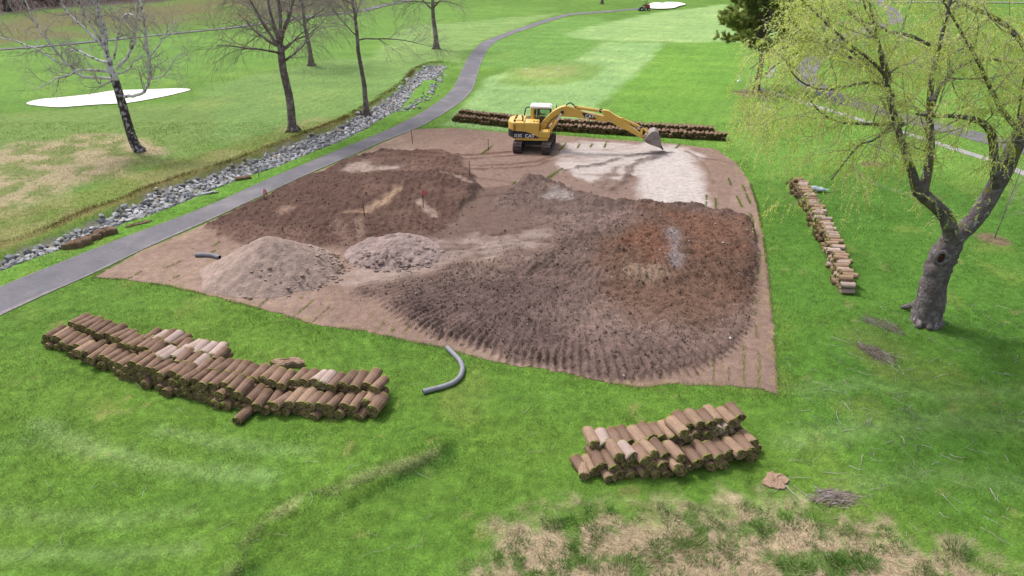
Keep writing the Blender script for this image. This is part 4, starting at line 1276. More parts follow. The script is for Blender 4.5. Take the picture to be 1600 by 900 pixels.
# ------------------------------------------------------------------ people
BONES = {  # joint: (x forward, y left, z up, radius, parent)
    'pelvis': (0, 0, 0, .13, None), 'spine': (.02, 0, .2, .135, 'pelvis'), 'chest': (.03, 0, .42, .15, 'spine'), 'neck': (.05, 0, .58, .055, 'chest'),
    'chin': (.08, 0, .66, .075, 'neck'), 'skull': (.06, 0, .77, .095, 'chin'), 'crown': (.05, 0, .84, .06, 'skull')}
for sgn, nm in ((1, 'l'), (-1, 'r')):
    BONES.update({
        nm + 'sho': (.03, .17 * sgn, .48, .065, 'chest'), nm + 'elb': (.12, .23 * sgn, .23, .045, nm + 'sho'), nm + 'wri': (.36, .16 * sgn, .24, .03, nm + 'elb'),
        nm + 'palm': (.43, .15 * sgn, .25, .032, nm + 'wri'),
        nm + 'hip': (.06, .09 * sgn, -.01, .095, 'pelvis'), nm + 'kne': (.46, .12 * sgn, .03, .06, nm + 'hip'), nm + 'cal': (.48, .12 * sgn, -.2, .055, nm + 'kne'), nm + 'ank': (.46, .12 * sgn, -.40, .04, nm + 'cal'),
        nm + 'toe': (.62, .13 * sgn, -.43, .035, nm + 'ank')})
    for k, (dy, ln) in enumerate(((.030, .075), (.010, .085), (-.010, .08), (-.028, .062))):
        BONES[nm + 'f%d' % k] = (.47, .15 * sgn + dy * sgn * -1, .25, .010, nm + 'palm')
        BONES[nm + 'g%d' % k] = (.47 + ln * .7, .15 * sgn + dy * sgn * -1, .235, .009, nm + 'f%d' % k)
        BONES[nm + 'h%d' % k] = (.47 + ln * .75, .15 * sgn + dy * sgn * -1, .205, .008, nm + 'g%d' % k)
    BONES[nm + 't0'] = (.44, (.15 - .05) * sgn, .245, .011, nm + 'palm')
    BONES[nm + 't1'] = (.48, (.15 - .06) * sgn, .225, .009, nm + 't0')
_person_mesh = {}
def person_seated(label, loc, rz, shirt, hat=None):
    names = list(BONES)
    me = bpy.data.meshes.new("skeleton")
    me.from_pydata([BONES[k][:3] for k in names], [(names.index(BONES[k][4]), i) for i, k in enumerate(names) if BONES[k][4]], [])
    so = bpy.data.objects.new("skeleton", me)
    COL.objects.link(so)
    md = so.modifiers.new("Skin", 'SKIN')
    for i, k in enumerate(names):
        r = BONES[k][3]
        me.skin_vertices[0].data[i].radius = (r, r)
        me.skin_vertices[0].data[i].use_root = (k == 'pelvis')
    ss = so.modifiers.new("Sub", 'SUBSURF'); ss.levels = 1; ss.render_levels = 1
    dg = bpy.context.evaluated_depsgraph_get()
    bm_ = bpy.data.meshes.new_from_object(so.evaluated_get(dg))
    bpy.data.objects.remove(so)
    for m in (shirt, M_jeans, M_skin, M_shoe):
        bm_.materials.append(m)
    P = np.array([BONES[k][:3] for k in names])
    kind = []
    for k in names:
        kind.append(2 if k in ('neck', 'chin', 'skull', 'crown') or k[1:] in ('wri', 'palm') or k[1] in 'fght' and len(k) == 3 else
                    3 if k[1:] in ('ank', 'toe') else 1 if k[1:] in ('hip', 'kne', 'cal') or k == 'pelvis' else 0)
    for p in bm_.polygons:
        c = np.array(p.center)
        p.material_index = kind[int(np.argmin(((P - c) ** 2).sum(1)))]
        p.use_smooth = True
    o = thing("person", label, "person", loc, rz)
    bm_.name = "body"
    link("body", bm_, o)
    mb = MB(); ball(mb, (.035, 0, .80), .105, 10, 7, sc=(1, .92, .85)); mb.build("hair", M_hair, o, smooth_=True)
    mb = MB(); ball(mb, (.165, 0, .735), .02, 6, 5, sc=(1, .7, 1.3)); mb.build("nose", M_skin, o)
    for s in (1, -1):
        mb = MB(); ball(mb, (.145, .035 * s, .765), .013, 6, 5); mb.build("eye", M_black, o)
        mb = MB(); ball(mb, (.06, .098 * s, .75), .028, 6, 5, sc=(.8, .4, 1.2)); mb.build("ear", M_skin, o)
    mb = MB(); box(mb, (.152, 0, .69), (.01, .05, .012)); mb.build("mouth", mat("lips", T(alb(170, 110, 100)), 0.6), o)
    if hat:
        mb = MB()
        ball(mb, (.04, 0, .84), .12, 10, 6, sc=(1, .95, .6))
        tube(mb, [(.06, 0, .835), (.06, 0, .85)], .2, 14)
        mb.build("hat", hat, o, smooth_=True)
    return o

# ------------------------------------------------------------------ excavator
EX = np.array([1.63, 48.0]); EXA = math.radians(-6)
ex_f = np.array([math.cos(EXA), math.sin(EXA)]); ex_l = np.array([-math.sin(EXA), math.cos(EXA)])
EXZ = soil_z(*EX) - 0.01
def Lc(px, py, lat):
    """(forward, up) of the machine's own upright plane at sideways offset lat"""
    d = np.array(ray(px, py))
    p0 = EX + ex_l * lat
    # (d.xy*t - p0) . ex_l = 0
    t = (p0 @ ex_l) / (d[:2] @ ex_l)
    return float((d[:2] * t - EX) @ ex_f), float(CAMH + d[2] * t - EXZ)
def LP(pts, lat): return [Lc(a, b, lat) for a, b in pts]

def text_mesh(body, size, depth):
    cu = bpy.data.curves.new("lettering", 'FONT')
    cu.body = body; cu.size = size; cu.extrude = depth; cu.offset = size * 0.018
    to = bpy.data.objects.new("lettering", cu)
    COL.objects.link(to)
    dg = bpy.context.evaluated_depsgraph_get()
    me = bpy.data.meshes.new_from_object(to.evaluated_get(dg))
    bpy.data.objects.remove(to)
    me.materials.clear(); me.materials.append(M_white)
    return me

def excavator():
    o = thing("excavator", "yellow tracked excavator with its boom out and bucket on pale soil", "excavator", (EX[0], EX[1], EXZ), EXA)
    # --- undercarriage (turned against the house)
    TA = math.radians(90 - 10) - EXA
    Rt = np.array(Matrix.Rotation(TA, 3, 'Z'))
    def tr(mb):
        for k in range(len(mb.V)):
            mb.V[k] = mb.V[k] @ Rt.T
        return mb
    for s in (1, -1):
        yy = s * 1.0
        half, R = 1.38, 0.36
        mb = MB()
        per = 4 * half + 2 * math.pi * R
        ns = 40
        for k in range(ns):
            u = k / ns * per
            if u < 2 * half: x, z, a = -half + u, 2 * R, 0.0
            elif u < 2 * half + math.pi * R:
                q = (u - 2 * half) / R; x, z, a = half + R * math.sin(q), R + R * math.cos(q), q
            elif u < 4 * half + math.pi * R: x, z, a = half - (u - 2 * half - math.pi * R), 0.0, math.pi
            else:
                q = (u - 4 * half - math.pi * R) / R; x, z, a = -half - R * math.sin(q), R - R * math.cos(q), math.pi + q
            z += 0.03
            rot = Matrix.Rotation(a, 3, 'Y')
            box(mb, (x, yy, z), (per / ns * 0.93, 0.6, 0.045), rot)
            off = np.array(rot) @ np.array([-0.03, 0, 0.035])
            box(mb, (x + off[0], yy, z + off[2]), (0.025, 0.6, 0.04), rot)
        belt = tr(mb).build("track", M_track, o)
        mb = MB()
        box(mb, (0, yy, 0.40), (2.6, 0.30, 0.36), taper=0.9)
        tr(mb).build("track_frame", M_dark, belt)
        for nm, x, r in (("sprocket", -half, 0.30), ("idler", half, 0.28)):
            mb = MB(); tube(mb, [(x, yy - 0.17, R + .03), (x, yy + 0.17, R + .03)], r, 18); tr(mb).build(nm, M_dark, belt)
        for x in (-0.9, -0.45, 0.0, 0.45, 0.9):
            mb = MB(); tube(mb, [(x, yy - 0.2, 0.17), (x, yy + 0.2, 0.17)], 0.1, 10); tr(mb).build("roller", M_dark, belt)
    mb = MB(); box(mb, (0, 0, 0.55), (1.5, 1.7, 0.28), taper=0.8); box(mb, (0.5, 0, 0.5), (0.35, 1.8, 0.2)); box(mb, (-0.5, 0, 0.5), (0.35, 1.8, 0.2))
    tr(mb).build("car_body", M_dark, o)
    mb = MB(); tube(mb, [(0, 0, 0.66), (0, 0, 0.98)], 0.55, 24); mb.build("slew_ring", M_dark, o)
    # --- house
    N_ = -1.2
    zb = Lc(825, 219.5, N_)[1]; zt = Lc(820, 191.5, N_)[1]
    u0 = Lc(792, 200, N_)[0]; u1 = Lc(842, 195, N_)[0]; u2 = Lc(858.6, 212, N_)[0]
    zm = Lc(850, 205.7, N_)[1]
    # deck
    mb = MB(); box(mb, ((u0 + 0.5 + u2) / 2, 0, zb + 0.09), (u2 - u0 - 0.7, 2.36, 0.18)); mb.build("deck", M_yellow, o)
    def plan(n=14, rad=2.35, x0=u0, xe=-0.98, inset=0.0):
        """round tail seen from above, from near side to far side"""
        ys = np.linspace(-1.2 + inset, 1.2 - inset, n)
        return [(x0 + inset + 0.62 * (abs(v) / 1.2) ** 3.2, v) for v in ys]
    def rounded(name, x_end, z0, z1, mt, tail=True, y0=-1.2, y1=1.2, x_start=None, r=0.10):
        if tail:
            pl = plan() + [(x_end, 1.2), (x_end, -1.2)]
        else:
            pl = [(x_start, y0), (x_start, y1), (x_end, y1), (x_end, y0)]
        P = np.array(pl)[::-1]
        c = P.mean(0)
        n = len(P)
        rings = []
        for f, z in ((r * 0.6, z0), (0, z0 + r * 0.6), (0, z1 - r), (r * 0.3, z1 - r * 0.3), (r, z1)):
            d = P - c
            L_ = np.linalg.norm(d, axis=1)[:, None]
            rings.append(np.c_[P - d / L_ * f, np.full(n, z)])
        j = np.arange(n); j2 = (j + 1) % n
        mb = MB()
        mb.add(np.concatenate(rings), np.concatenate([np.stack([k * n + j, k * n + j2, (k + 1) * n + j2, (k + 1) * n + j], 1) for k in range(len(rings) - 1)]))
        mb.F.append(np.array([j[::-1]])); mb.M.append(np.array([0], np.int32))
        mb.F.append(np.array([j + (len(rings) - 1) * n])); mb.M.append(np.array([0], np.int32))
        # orientation
        return mb.build(name, mt, o)
    xc = Lc(802, 200, N_)[0]
    xs2 = Lc(819, 200, N_)[0]
    cw = rounded("counterweight", xc, zb + 0.08, zt, M_yellow, r=0.14)
    h1 = rounded("engine_cover", xs2 - 0.012, zb + 0.185, zt, M_yellow, tail=False, x_start=xc + 0.012, r=0.10)
    h2 = rounded("side_cover", u1, zb + 0.185, zt + 0.0, M_yellow, tail=False, x_start=xs2 + 0.004, y0=-1.2, y1=0.05, r=0.10)
    tb = rounded("toolbox", u2, zb + 0.185, zm, M_yellow, tail=False, x_start=u1 + 0.01, y0=-1.2, y1=-0.42, r=0.08)
    mb = MB(); box(mb, ((u1 + u2) / 2, 0.0, zb + 0.35), (u2 - u1, 0.7, 0.34)); mb.build("boom_foot", M_yellow, o)
    mb = MB(); box(mb, (0.2, 0.62, zb + 0.42), (1.9, 1.1, 0.5)); mb.build("cab_base", M_yellow, o)
    # hood details on top
    mb = MB(); box(mb, (xc + 0.35, -0.45, zt + 0.02), (0.5, 0.5, 0.05)); 
    for k in range(5): box(mb, (xc + 0.17 + k * 0.09, -0.45, zt + 0.05), (0.03, 0.46, 0.02))
    mb.build("vent", M_yellow, h1)
    mb = MB(); tube(mb, [(xc + 0.62, -0.75, zt), (xc + 0.62, -0.75, zt + 0.28), (xc + 0.55, -0.75, zt + 0.38)], 0.055, 10); mb.build("exhaust", M_dark, h1)
    for a in (-0.4, 0.35):
        mb = MB(); tube(mb, [(u0 + 0.45, a, zt - 0.02), (u0 + 0.45, a, zt + 0.04)], 0.07, 10); mb.build("lifting_eye", M_yellow, cw)
    for dx in (-0.14, 0.05):
        mb = MB(); tube(mb, [(u1 - 0.2 + dx, -0.9, zt - 0.02), (u1 - 0.2 + dx, -0.9, zt + 0.05)], 0.05, 8); mb.build("filler_cap", M_dark, h2)
    # red pin stripe and black swoosh with lettering on the flank
    yl = -1.2 - 0.006
    lo = zb + 0.22
    sw = [(793.5, 204.5), (800, 204.6), (812, 204.8), (822, 206.0), (831, 209.0), (837, 212.0), (842, 215.4), (800, 215.4), (796, 214.2), (793.5, 212)]
    pr = LP(sw, N_)
    pr = [(max(x, xc - 0.02), z) for x, z in pr]
    mb = MB(); prism(mb, pr, yl, yl + 0.02); dec = mb.build("side_decal", M_black, o)
    # decal continues round the tail
    mb = MB()
    pl = np.array(plan(16)); pl = pl[:9]
    zt_d, zl_d = Lc(795, 204.5, N_)[1], Lc(800, 215.4, N_)[1]
    out = pl + np.array([-0.008, -0.004]); 
    V = np.concatenate([np.c_[out, np.full(9, zl_d + 0.02)], np.c_[out, np.full(9, zt_d + 0.02)], np.c_[pl + [0.02, 0.02], np.full(9, zl_d + 0.02)], np.c_[pl + [0.02, 0.02], np.full(9, zt_d + 0.02)]])
    k = np.arange(8)
    mb.add(V, np.concatenate([np.stack([k, 9 + k, 10 + k, k + 1], 1), np.stack([9 + k, 27 + k, 28 + k, 10 + k], 1), np.stack([k, k + 1, 19 + k, 18 + k], 1)]))
    j_end = np.array([[0, 18, 27, 9]]); mb.F.append(j_end); mb.M.append(np.array([0], np.int32))
    box(mb, ((out[0, 0] + xc) / 2, yl + 0.01, (zl_d + zt_d) / 2 + 0.01), (xc - out[0, 0], 0.02, zt_d - zl_d))
    mb.build("tail_decal", M_black, cw)
    xa, za = Lc(795, 216.3, N_); xb_, _ = Lc(842, 216, N_)
    mb = MB(); box(mb, ((max(xa, u0 + .5) + xb_) / 2, yl + 0.01, lo - 0.03), (xb_ - max(xa, u0 + .5), 0.02, 0.045)); mb.build("red_stripe", M_stripe, o)
    mb = MB()
    def put(body, px, py, hpx, lat, parent, bold=1.0):
        x, z = Lc(px, py, lat)
        size = hpx / 22.2 / 0.69
        me = text_mesh(body, size, 0.004)
        t = link("lettering", me, parent, (x, lat - 0.012, z))
        t.rotation_euler = (math.pi / 2, 0, 0)
        t.scale = (bold, 1, 1)
        return t
    put("312C", 803.0, 214.0, 4.6, yl, dec, 0.86)
    put("L", 814.0, 214.0, 3.6, yl, dec, 0.6)
    put("CAT", 820.0, 214.8, 5.2, yl, dec, 1.0)
    put("\u2013\u2013\u2013", 829.3, 213.6, 3.6, yl, dec, 0.72)
    # --- cab
    c0, c1 = 0.12, 1.14
    xr, xf = Lc(829, 180, c0)[0], Lc(861.5, 180, c0)[0]
    zr0, zr1 = Lc(845, 169.6, c0)[1], Lc(845, 166.0, c0)[1]
    zc0 = zt - 0.25
    zsill = Lc(845, 190.5, c0)[1]
    cab = MB(); box(cab, (xr + 0.10, c0 + 0.05, (zc0 + zr0) / 2), (0.20, 0.10, zr0 - zc0)); box(cab, (xr + 0.10, c1 - 0.05, (zc0 + zr0) / 2), (0.20, 0.10, zr0 - zc0))
    box(cab, (xr + 0.04, (c0 + c1) / 2, (zc0 + zsill) / 2 + 0.1), (0.08, c1 - c0 - 0.2, zsill - zc0 + 0.2))
    cab = cab.build("cab", M_yellow, o)
    def bar(name, a, b, r, mt, par): 
        m_ = MB(); tube(m_, [a, b], r, 6); return m_.build(name, mt, par)
    for y in (c0 + 0.04, c1 - 0.04):
        bar("pillar", (xf - 0.02, y, zsill), (xf - 0.10, y, zr0), 0.035, M_black, cab)
        bar("header", (xr + 0.18, y, zr0 - 0.03), (xf - 0.08, y, zr0 - 0.03), 0.04, M_black, cab)
        bar("sill", (xr + 0.2, y, zsill), (xf - 0.02, y, zsill), 0.03, M_black, cab)
    bar("door_post", (xr + 0.5, c0 + 0.04, zc0), (xr + 0.5, c0 + 0.04, zr0), 0.035, M_black, cab)
    bar("header", (xf - 0.1, c0 + .04, zr0 - 0.03), (xf - 0.1, c1 - .04, zr0 - 0.03), 0.035, M_black, cab)
    for y, nm in ((c0 + 0.035, "window"), (c1 - 0.035, "window")):
        m_ = MB(); box(m_, ((xr + xf) / 2 + 0.05, y, (zsill + zr0) / 2), (xf - xr - 0.3, 0.012, zr0 - zsill - 0.06)); m_.build(nm, M_glass, cab)
    m_ = MB(); box(m_, (xf - 0.06, (c0 + c1) / 2, (zsill + zr0) / 2), (0.012, c1 - c0 - 0.12, zr0 - zsill - 0.06)); m_.build("windscreen", M_glass, cab)
    m_ = MB(); box(m_, (xr + 0.12, (c0 + c1) / 2, (zsill + zr0) / 2 + 0.15), (0.012, c1 - c0 - 0.2, zr0 - zsill - 0.3)); m_.build("rear_window", M_glass, cab)
    prr = [(xr - 0.02, zr0), (xf - 0.02, zr0), (xf + 0.0, zr0 + 0.08), (xf - 0.10, zr1), (xr + 0.05, zr1 + 0.02), (xr - 0.03, zr1 - 0.04)]
    m_ = MB(); prism(m_, prr, c0 - 0.03, c1 + 0.03, inset=0.04); m_.build("cab_roof", M_white, cab)
    m_ = MB(); box(m_, (xf - 0.12, c0 + 0.2, zr1 + 0.04), (0.14, 0.14, 0.08)); m_.build("roof_lamp", M_white, cab)
    m_ = MB(); box(m_, (xr + 0.52, 0.62, zsill + 0.02), (0.5, 0.5, 0.14)); box(m_, (xr + 0.30, 0.62, zsill + 0.38), (0.12, 0.48, 0.62)); m_.build("seat", M_seat, cab)
    m_ = MB(); box(m_, (xr + 0.75, 0.32, zsill + 0.02), (0.35, 0.12, 0.3)); box(m_, (xr + 0.75, 0.92, zsill + 0.02), (0.35, 0.12, 0.3)); box(m_, (xf - 0.25, 0.4, zsill - 0.02), (0.15, 0.2, 0.42)); m_.build("console", M_seat, cab)
    # guard hoop behind the cab, handrails, mirror
    hp = [Lc(819, 182.5, 0.9), Lc(820.8, 172, 0.9), Lc(822.3, 168.3, 0.9), Lc(825, 167.2, 0.9), Lc(828, 167.6, 0.9)]
    m_ = MB(); tube(m_, [(a, 0.9, b) for a, b in hp], 0.045, 8); m_.build("guard_rail", M_black, o)
    m_ = MB(); tube(m_, [(xf + 0.05, c1, zsill + 0.1), (xf + 0.3, c1 + 0.05, zsill + 0.5), (xf + 0.3, c1 + 0.05, zsill + 0.75)], 0.02, 6); box(m_, (xf + 0.3, c1 + 0.06, zsill + 0.85), (0.06, 0.16, 0.26)); m_.build("mirror", M_black, o)
    m_ = MB()
    pts = [(u1 + 0.08, -1.05, zm), (u1 + 0.08, -1.05, zm + 0.5), (u1 + 0.2, -1.05, zm + 0.62), (u2 - 0.15, -1.05, zm + 0.62), (u2 - 0.08, -1.05, zm)]
    tube(m_, pts, 0.018, 6); m_.build("handrail", M_black, o)
    # --- front: boom, stick, cylinders, bucket
    B = -0.12
    boomp = LP([(843.5, 204), (845, 192.5), (853, 183.5), (863, 174), (870, 169.3), (876, 166.6), (884, 164.5), (892, 166.4), (912, 174), (928, 177.4), (941, 180.5), (951, 182.5), (953, 185.5), (950, 189.3), (931, 187.5), (912, 184.2), (895, 182.2),
                (878, 181), (872, 182.5), (862.6, 191), (850, 203)], B)
    m_ = MB(); prism(m_, boomp, B - 0.2, B + 0.2, inset=0.025); boom = m_.build("boom", M_yellow, o)
    zz = LP([(909.3, 175.6), (915, 176.6), (924, 179.5), (932, 185.6), (922, 184.9), (913, 183.6)], B - 0.2)
    m_ = MB(); prism(m_, zz, B - 0.215, B - 0.18); bd = m_.build("boom_decal", M_black, boom)
    put("CAT", 914.2, 184.0, 5.0, B - 0.216, bd, 0.95)
    m_ = MB(); a, b = Lc(921, 184.9, B), Lc(931, 185.7, B); box(m_, ((a[0] + b[0]) / 2, B - 0.222, b[1] + 0.03), (b[0] - a[0], 0.012, 0.05)); m_.build("red_stripe", M_stripe, bd)
    stp = LP([(938.4, 171.8), (945, 171.2), (951.5, 172.6), (957.5, 177), (964, 181), (970.8, 184.5), (985, 196.5), (1003, 209.8), (1005.2, 213.4), (1003.5, 216), (998, 213.2), (982, 204.3), (966, 197), (958.6, 193), (951, 186), (942, 178)], B)
    m_ = MB(); prism(m_, stp, B - 0.16, B + 0.16, inset=0.025); stick = m_.build("stick", M_yellow, o)
    def cyl(name, a, b, lat, r, rod, par, share=0.6):
        A, Bq = Lc(*a, B), Lc(*b, B)
        A, Bq = np.array([A[0], lat, A[1]]), np.array([Bq[0], lat, Bq[1]])
        mid = A + (Bq - A) * share
        m2 = MB(); tube(m2, [A, mid], r, 10); tube(m2, [A + (0, -.08, 0), A + (0, .08, 0)], r * 1.2, 8); c_ = m2.build(name, M_yellow, par)
        m3 = MB(); tube(m3, [mid, Bq], rod, 8); tube(m3, [Bq + (0, -.09, 0), Bq + (0, .09, 0)], r * 1.15, 8, m=1); m3.build("rod", [M_chrome, M_dark], c_)
    cyl("boom_cylinder", (857.0, 207), (879, 173.6), B - 0.32, 0.10, 0.055, o, 0.62)
    cyl("boom_cylinder", (857.0, 207), (879, 173.6), B + 0.32, 0.10, 0.055, o, 0.62)
    cyl("stick_cylinder", (900, 167.8), (939, 173.2), B, 0.12, 0.06, boom, 0.9)
    cyl("bucket_cylinder", (971.5, 185.8), (1002.5, 199.3), B, 0.10, 0.06, stick, 0.86)
    def bars(name, pts, lat2, r, mt, par):
        m2 = MB()
        for y in lat2:
            for a, b in zip(pts[:-1], pts[1:]):
                A, Bq = Lc(*a, B), Lc(*b, B)
                tube(m2, [(A[0], y, A[1]), (Bq[0], y, Bq[1])], r, 6)
        return m2.build(name, mt, par)
    bars("link", [(1003.0, 199.3), (1002.2, 211.5)], (B - 0.2, B + 0.2), 0.06, M_yellow, stick)
    bars("link", [(1003.6, 199.8), (1013.0, 207.3)], (B - 0.13, B + 0.13), 0.06, M_yellow, stick)
    hs = [Lc(*p, B) for p in ((884, 165), (887.5, 161.8), (891.5, 160.6), (895.6, 163.4), (899.5, 167.4))]
    for dy in (-0.09, 0.0, 0.09):
        m2 = MB(); tube(m2, [(x, B + dy, z) for x, z in hs], 0.028, 6); m2.build("hose", M_rubber, boom)
    hs = [Lc(*p, B) for p in ((850, 205), (856, 194), (862, 186), (872, 179))]
    m2 = MB(); tube(m2, [(x, B - 0.25, z) for x, z in hs], 0.025, 6); m2.build("hose", M_rubber, boom)
    # bucket: two cheeks and a curved back with a thickness, open to the front
    BW = 0.55
    bp = LP([(1004.5, 216), (1008, 213.2), (1012, 207.8), (1017.5, 203), (1023.5, 201.5), (1028.5, 205.4), (1030.8, 213), (1032.2, 222), (1032.6, 229.0)], B)
    lip = LP([(1032.6, 229.0), (1026.5, 226.6), (1016, 223.2), (1008, 219.5)], B)
    bk = MB()
    side = bp + lip[1:]
    prism(bk, side, B - BW, B - BW + 0.05); prism(bk, side, B + BW - 0.05, B + BW)
    q = np.array(bp)
    inner = q + (np.array(side).mean(0) - q) / np.linalg.norm(np.array(side).mean(0) - q, axis=1)[:, None] * 0.05
    for k in range(len(q) - 1):
        prism(bk, [q[k], q[k + 1], inner[k + 1], inner[k]], B - BW + 0.05, B + BW - 0.05)
    bucket = bk.build("bucket", M_steel, o)
    for k in range(5):
        y = B - BW + 0.08 + k * (2 * BW - 0.16) / 4
        m2 = MB()
        e = q[-1]
        prism(m2, [(e[0] - 0.07, e[1] + 0.05), (e[0] + 0.05, e[1] + 0.03), (e[0] + 0.16, e[1] - 0.10), (e[0] + 0.02, e[1] - 0.07)], y - 0.045, y + 0.045); m2.build("tooth", M_dark, bucket)
    m2 = MB(); a = Lc(1007, 214, B); prism(m2, [(a[0] - .18, a[1] - .1), (a[0] + .35, a[1] - .05), (a[0] + 0.5, a[1] + .32), (a[0], a[1] + .12)], B - 0.17, B - 0.12); prism(m2, [(a[0] - .18, a[1] - .1), (a[0] + .35, a[1] - .05), (a[0] + 0.5, a[1] + .32), (a[0], a[1] + .12)], B + 0.12, B + 0.17)
    m2.build("bucket_ears", M_yellow, bucket)
    # operator
    p = EX + ex_f * (xr + 0.50) + ex_l * 0.62
    person_seated("person in a navy shirt sitting at the controls inside the excavator cab", (p[0], p[1], EXZ + zsill + 0.19), EXA, M_shirtd)
excavator()

# ------------------------------------------------------------------ mower far down the fairway
def mower():
    g = G(1007.5, 15.5)
    H = math.radians(178)
    z = gz(*g)
    o = thing("riding_mower", "red riding mower driving past the far white bunker", "mower", (g[0], g[1], z), H)
    m = MB(); box(m, (-0.55, 0, 0.95), (1.0, 0.95, 0.6), taper=0.88); m.build("hood", M_red, o)
    m = MB(); box(m, (0.15, 0, 0.62), (2.1, 0.8, 0.2)); box(m, (0.75, 0, 0.75), (0.6, 0.9, 0.1)); m.build("chassis", M_dark, o)
    for x, y, r in ((0.75, 0.62, 0.36), (0.75, -0.62, 0.36), (-0.8, 0.55, 0.30), (-0.8, -0.55, 0.30)):
        m = MB(); tube(m, [(x, y - 0.14, r), (x, y + 0.14, r)], r, 16); w = m.build("wheel", M_rubber, o)
        m = MB(); tube(m, [(x, y - 0.15, r), (x, y + 0.15, r)], r * 0.5, 12); m.build("rim", M_white, w)
    for x, y in ((1.35, 0), (1.25, 0.9), (1.25, -0.9), (0.1, 0.75), (0.1, -0.75)):
        m = MB(); tube(m, [(x, y - 0.36, 0.16), (x, y + 0.36, 0.16)], 0.13, 8); box(m, (x, y, 0.28), (0.3, 0.76, 0.08)); box(m, (x - 0.25, y * 0.9, 0.35), (0.5, 0.06, 0.06)); m.build("cutting_reel", M_dark, o)
    m = MB(); box(m, (0.0, 0, 0.98), (0.5, 0.5, 0.12)); box(m, (-0.25, 0, 1.25), (0.12, 0.48, 0.5)); m.build("seat", M_seat, o)
    m = MB(); tube(m, [(0.85, 0, 0.75), (0.62, 0, 1.2)], 0.03, 6); tube(m, [(0.60, 0, 1.2), (0.64, 0, 1.22)], 0.19, 12); m.build("steering_wheel", M_black, o)
    m = MB()
    for s in (0.42, -0.42): tube(m, [(-0.35, s, 1.0), (-0.4, s, 2.25)], 0.03, 6)
    tube(m, [(-0.4, -0.42, 2.25), (-0.4, 0.42, 2.25)], 0.03, 6); m.build("roll_bar", M_black, o)
    m = MB(); prism(m, [(-0.7, 2.27), (0.85, 2.24), (0.9, 2.30), (0.1, 2.38), (-0.7, 2.34)], -0.6, 0.6); m.build("sun_canopy", M_white, o)
    c, s = math.cos(H), math.sin(H)
    person_seated("person in a pale shirt driving the red mower", (g[0] + 0.02 * c, g[1] + 0.02 * s, z + 1.14), H, M_shirtl)
mower()

# ------------------------------------------------------------------ trees
class Tree:
    def __init__(self, seed):
        self.r = np.random.default_rng(seed)
        self.tw = MB(); self.lv = []        # twigs, leaf strands
    def wander(self, p, d, L, r0, r1, n=6, wob=0.18, up=0.0):
        pts = [np.array(p, float)]
        d = np.array(d, float); d /= np.linalg.norm(d)
        for k in range(n):
            d = d + self.r.normal(size=3) * wob + np.array([0, 0, up])
            d /= np.linalg.norm(d)
            pts.append(pts[-1] + d * L / n)
        return np.array(pts), np.linspace(r0, r1, n + 1)
    def side(self, t, ang, up=0.3):
        """a direction that leaves t at ang"""
        while True:
            v = self.r.normal(size=3)
            v -= v @ t * t
            if np.linalg.norm(v) > 0.2: break
        v /= np.linalg.norm(v)
        d = t * math.cos(ang) + v * math.sin(ang) + np.array([0, 0, up])
        return d / np.linalg.norm(d)

def at(pts, u):
    s = np.linspace(0, 1, len(pts))
    p = np.array([np.interp(u, s, pts[:, k]) for k in range(3)])
    i = min(int(u * (len(pts) - 1)), len(pts) - 2)
    t = pts[i + 1] - pts[i]
    return p, t / (np.linalg.norm(t) + 1e-9)

def refine(P, n=4, r=None, wob=0.0, rg=None):
    P = np.array(P, float)
    s = np.linspace(0, 1, len(P)); u = np.linspace(0, 1, (len(P) - 1) * n + 1)
    Q = np.stack([np.interp(u, s, P[:, k]) for k in range(P.shape[1])], 1)
    for _ in range(n):
        Q[1:-1] = 0.25 * Q[:-2] + 0.5 * Q[1:-1] + 0.25 * Q[2:]
    if wob and rg is not None:
        Q[1:-1, :3] += rg.normal(size=Q[1:-1, :3].shape) * wob
    return Q

def limb_from_px(pxr, Y0, dY):
    """pixels (px, py, radius in px of the photograph) -> points at depth Y0, drifting by dY along the limb"""
    n = len(pxr)
    out = []
    for i, (a, b, r) in enumerate(pxr):
        Y = Y0 + dY * (i / max(n - 1, 1))
        p = PY(a, b, Y)
        zc = Y * CP + (CAMH - p[2]) * SP
        out.append((*p, r * zc / FPX))
    return np.array(out)

def branch_out(T_, pts, rad, lvl, spec, limb_mb=None):
    """spec[lvl] = dict(n, span, ang, len, wob, up, ratio, sides)"""
    if lvl >= len(spec): return
    s = spec[lvl]
    Ltot = np.linalg.norm(np.diff(pts, axis=0), axis=1).sum()
    n = s['n'] if not callable(s['n']) else s['n'](Ltot)
    for k in range(int(n)):
        u = s['span'][0] + (s['span'][1] - s['span'][0]) * ((k + T_.r.random()) / max(n, 1))
        p, t = at(pts, u)
        r0 = np.interp(u, np.linspace(0, 1, len(rad)), rad) * s.get('ratio', 0.55)
        r0 = min(max(r0, s.get('rmin', 0.005)), s.get('rmax', 1))
        d = T_.side(t, math.radians(T_.r.uniform(*s['ang'])), s.get('out', 0.15))
        L = s['len'] * T_.r.uniform(0.6, 1.25) * (1 - 0.4 * u if s.get('cone') else 1)
        P, R = T_.wander(p, d, L, r0, r0 * 0.35, s.get('seg', 5), s['wob'], s['up'])
        tube(T_.tw if (limb_mb is None or lvl >= s.get('limb_lvls', 0)) else limb_mb, P, R, s.get('sides', 3), cap=False)
        branch_out(T_, P, R, lvl + 1, spec, limb_mb)
        if s.get('leaf'): T_.lv.append((P, s['leaf']))

def finish(o, T_, mt, name="twigs"):
    if T_.tw.n:
        b = T_.tw.build(name, mt, o)
        b["kind"] = "stuff"

def local(o, pts):
    return pts - np.array(o.location)[None]

def shift(mb, o):
    v = np.array(o.location)
    for k in range(len(mb.V)): mb.V[k] = mb.V[k] - v
    return mb

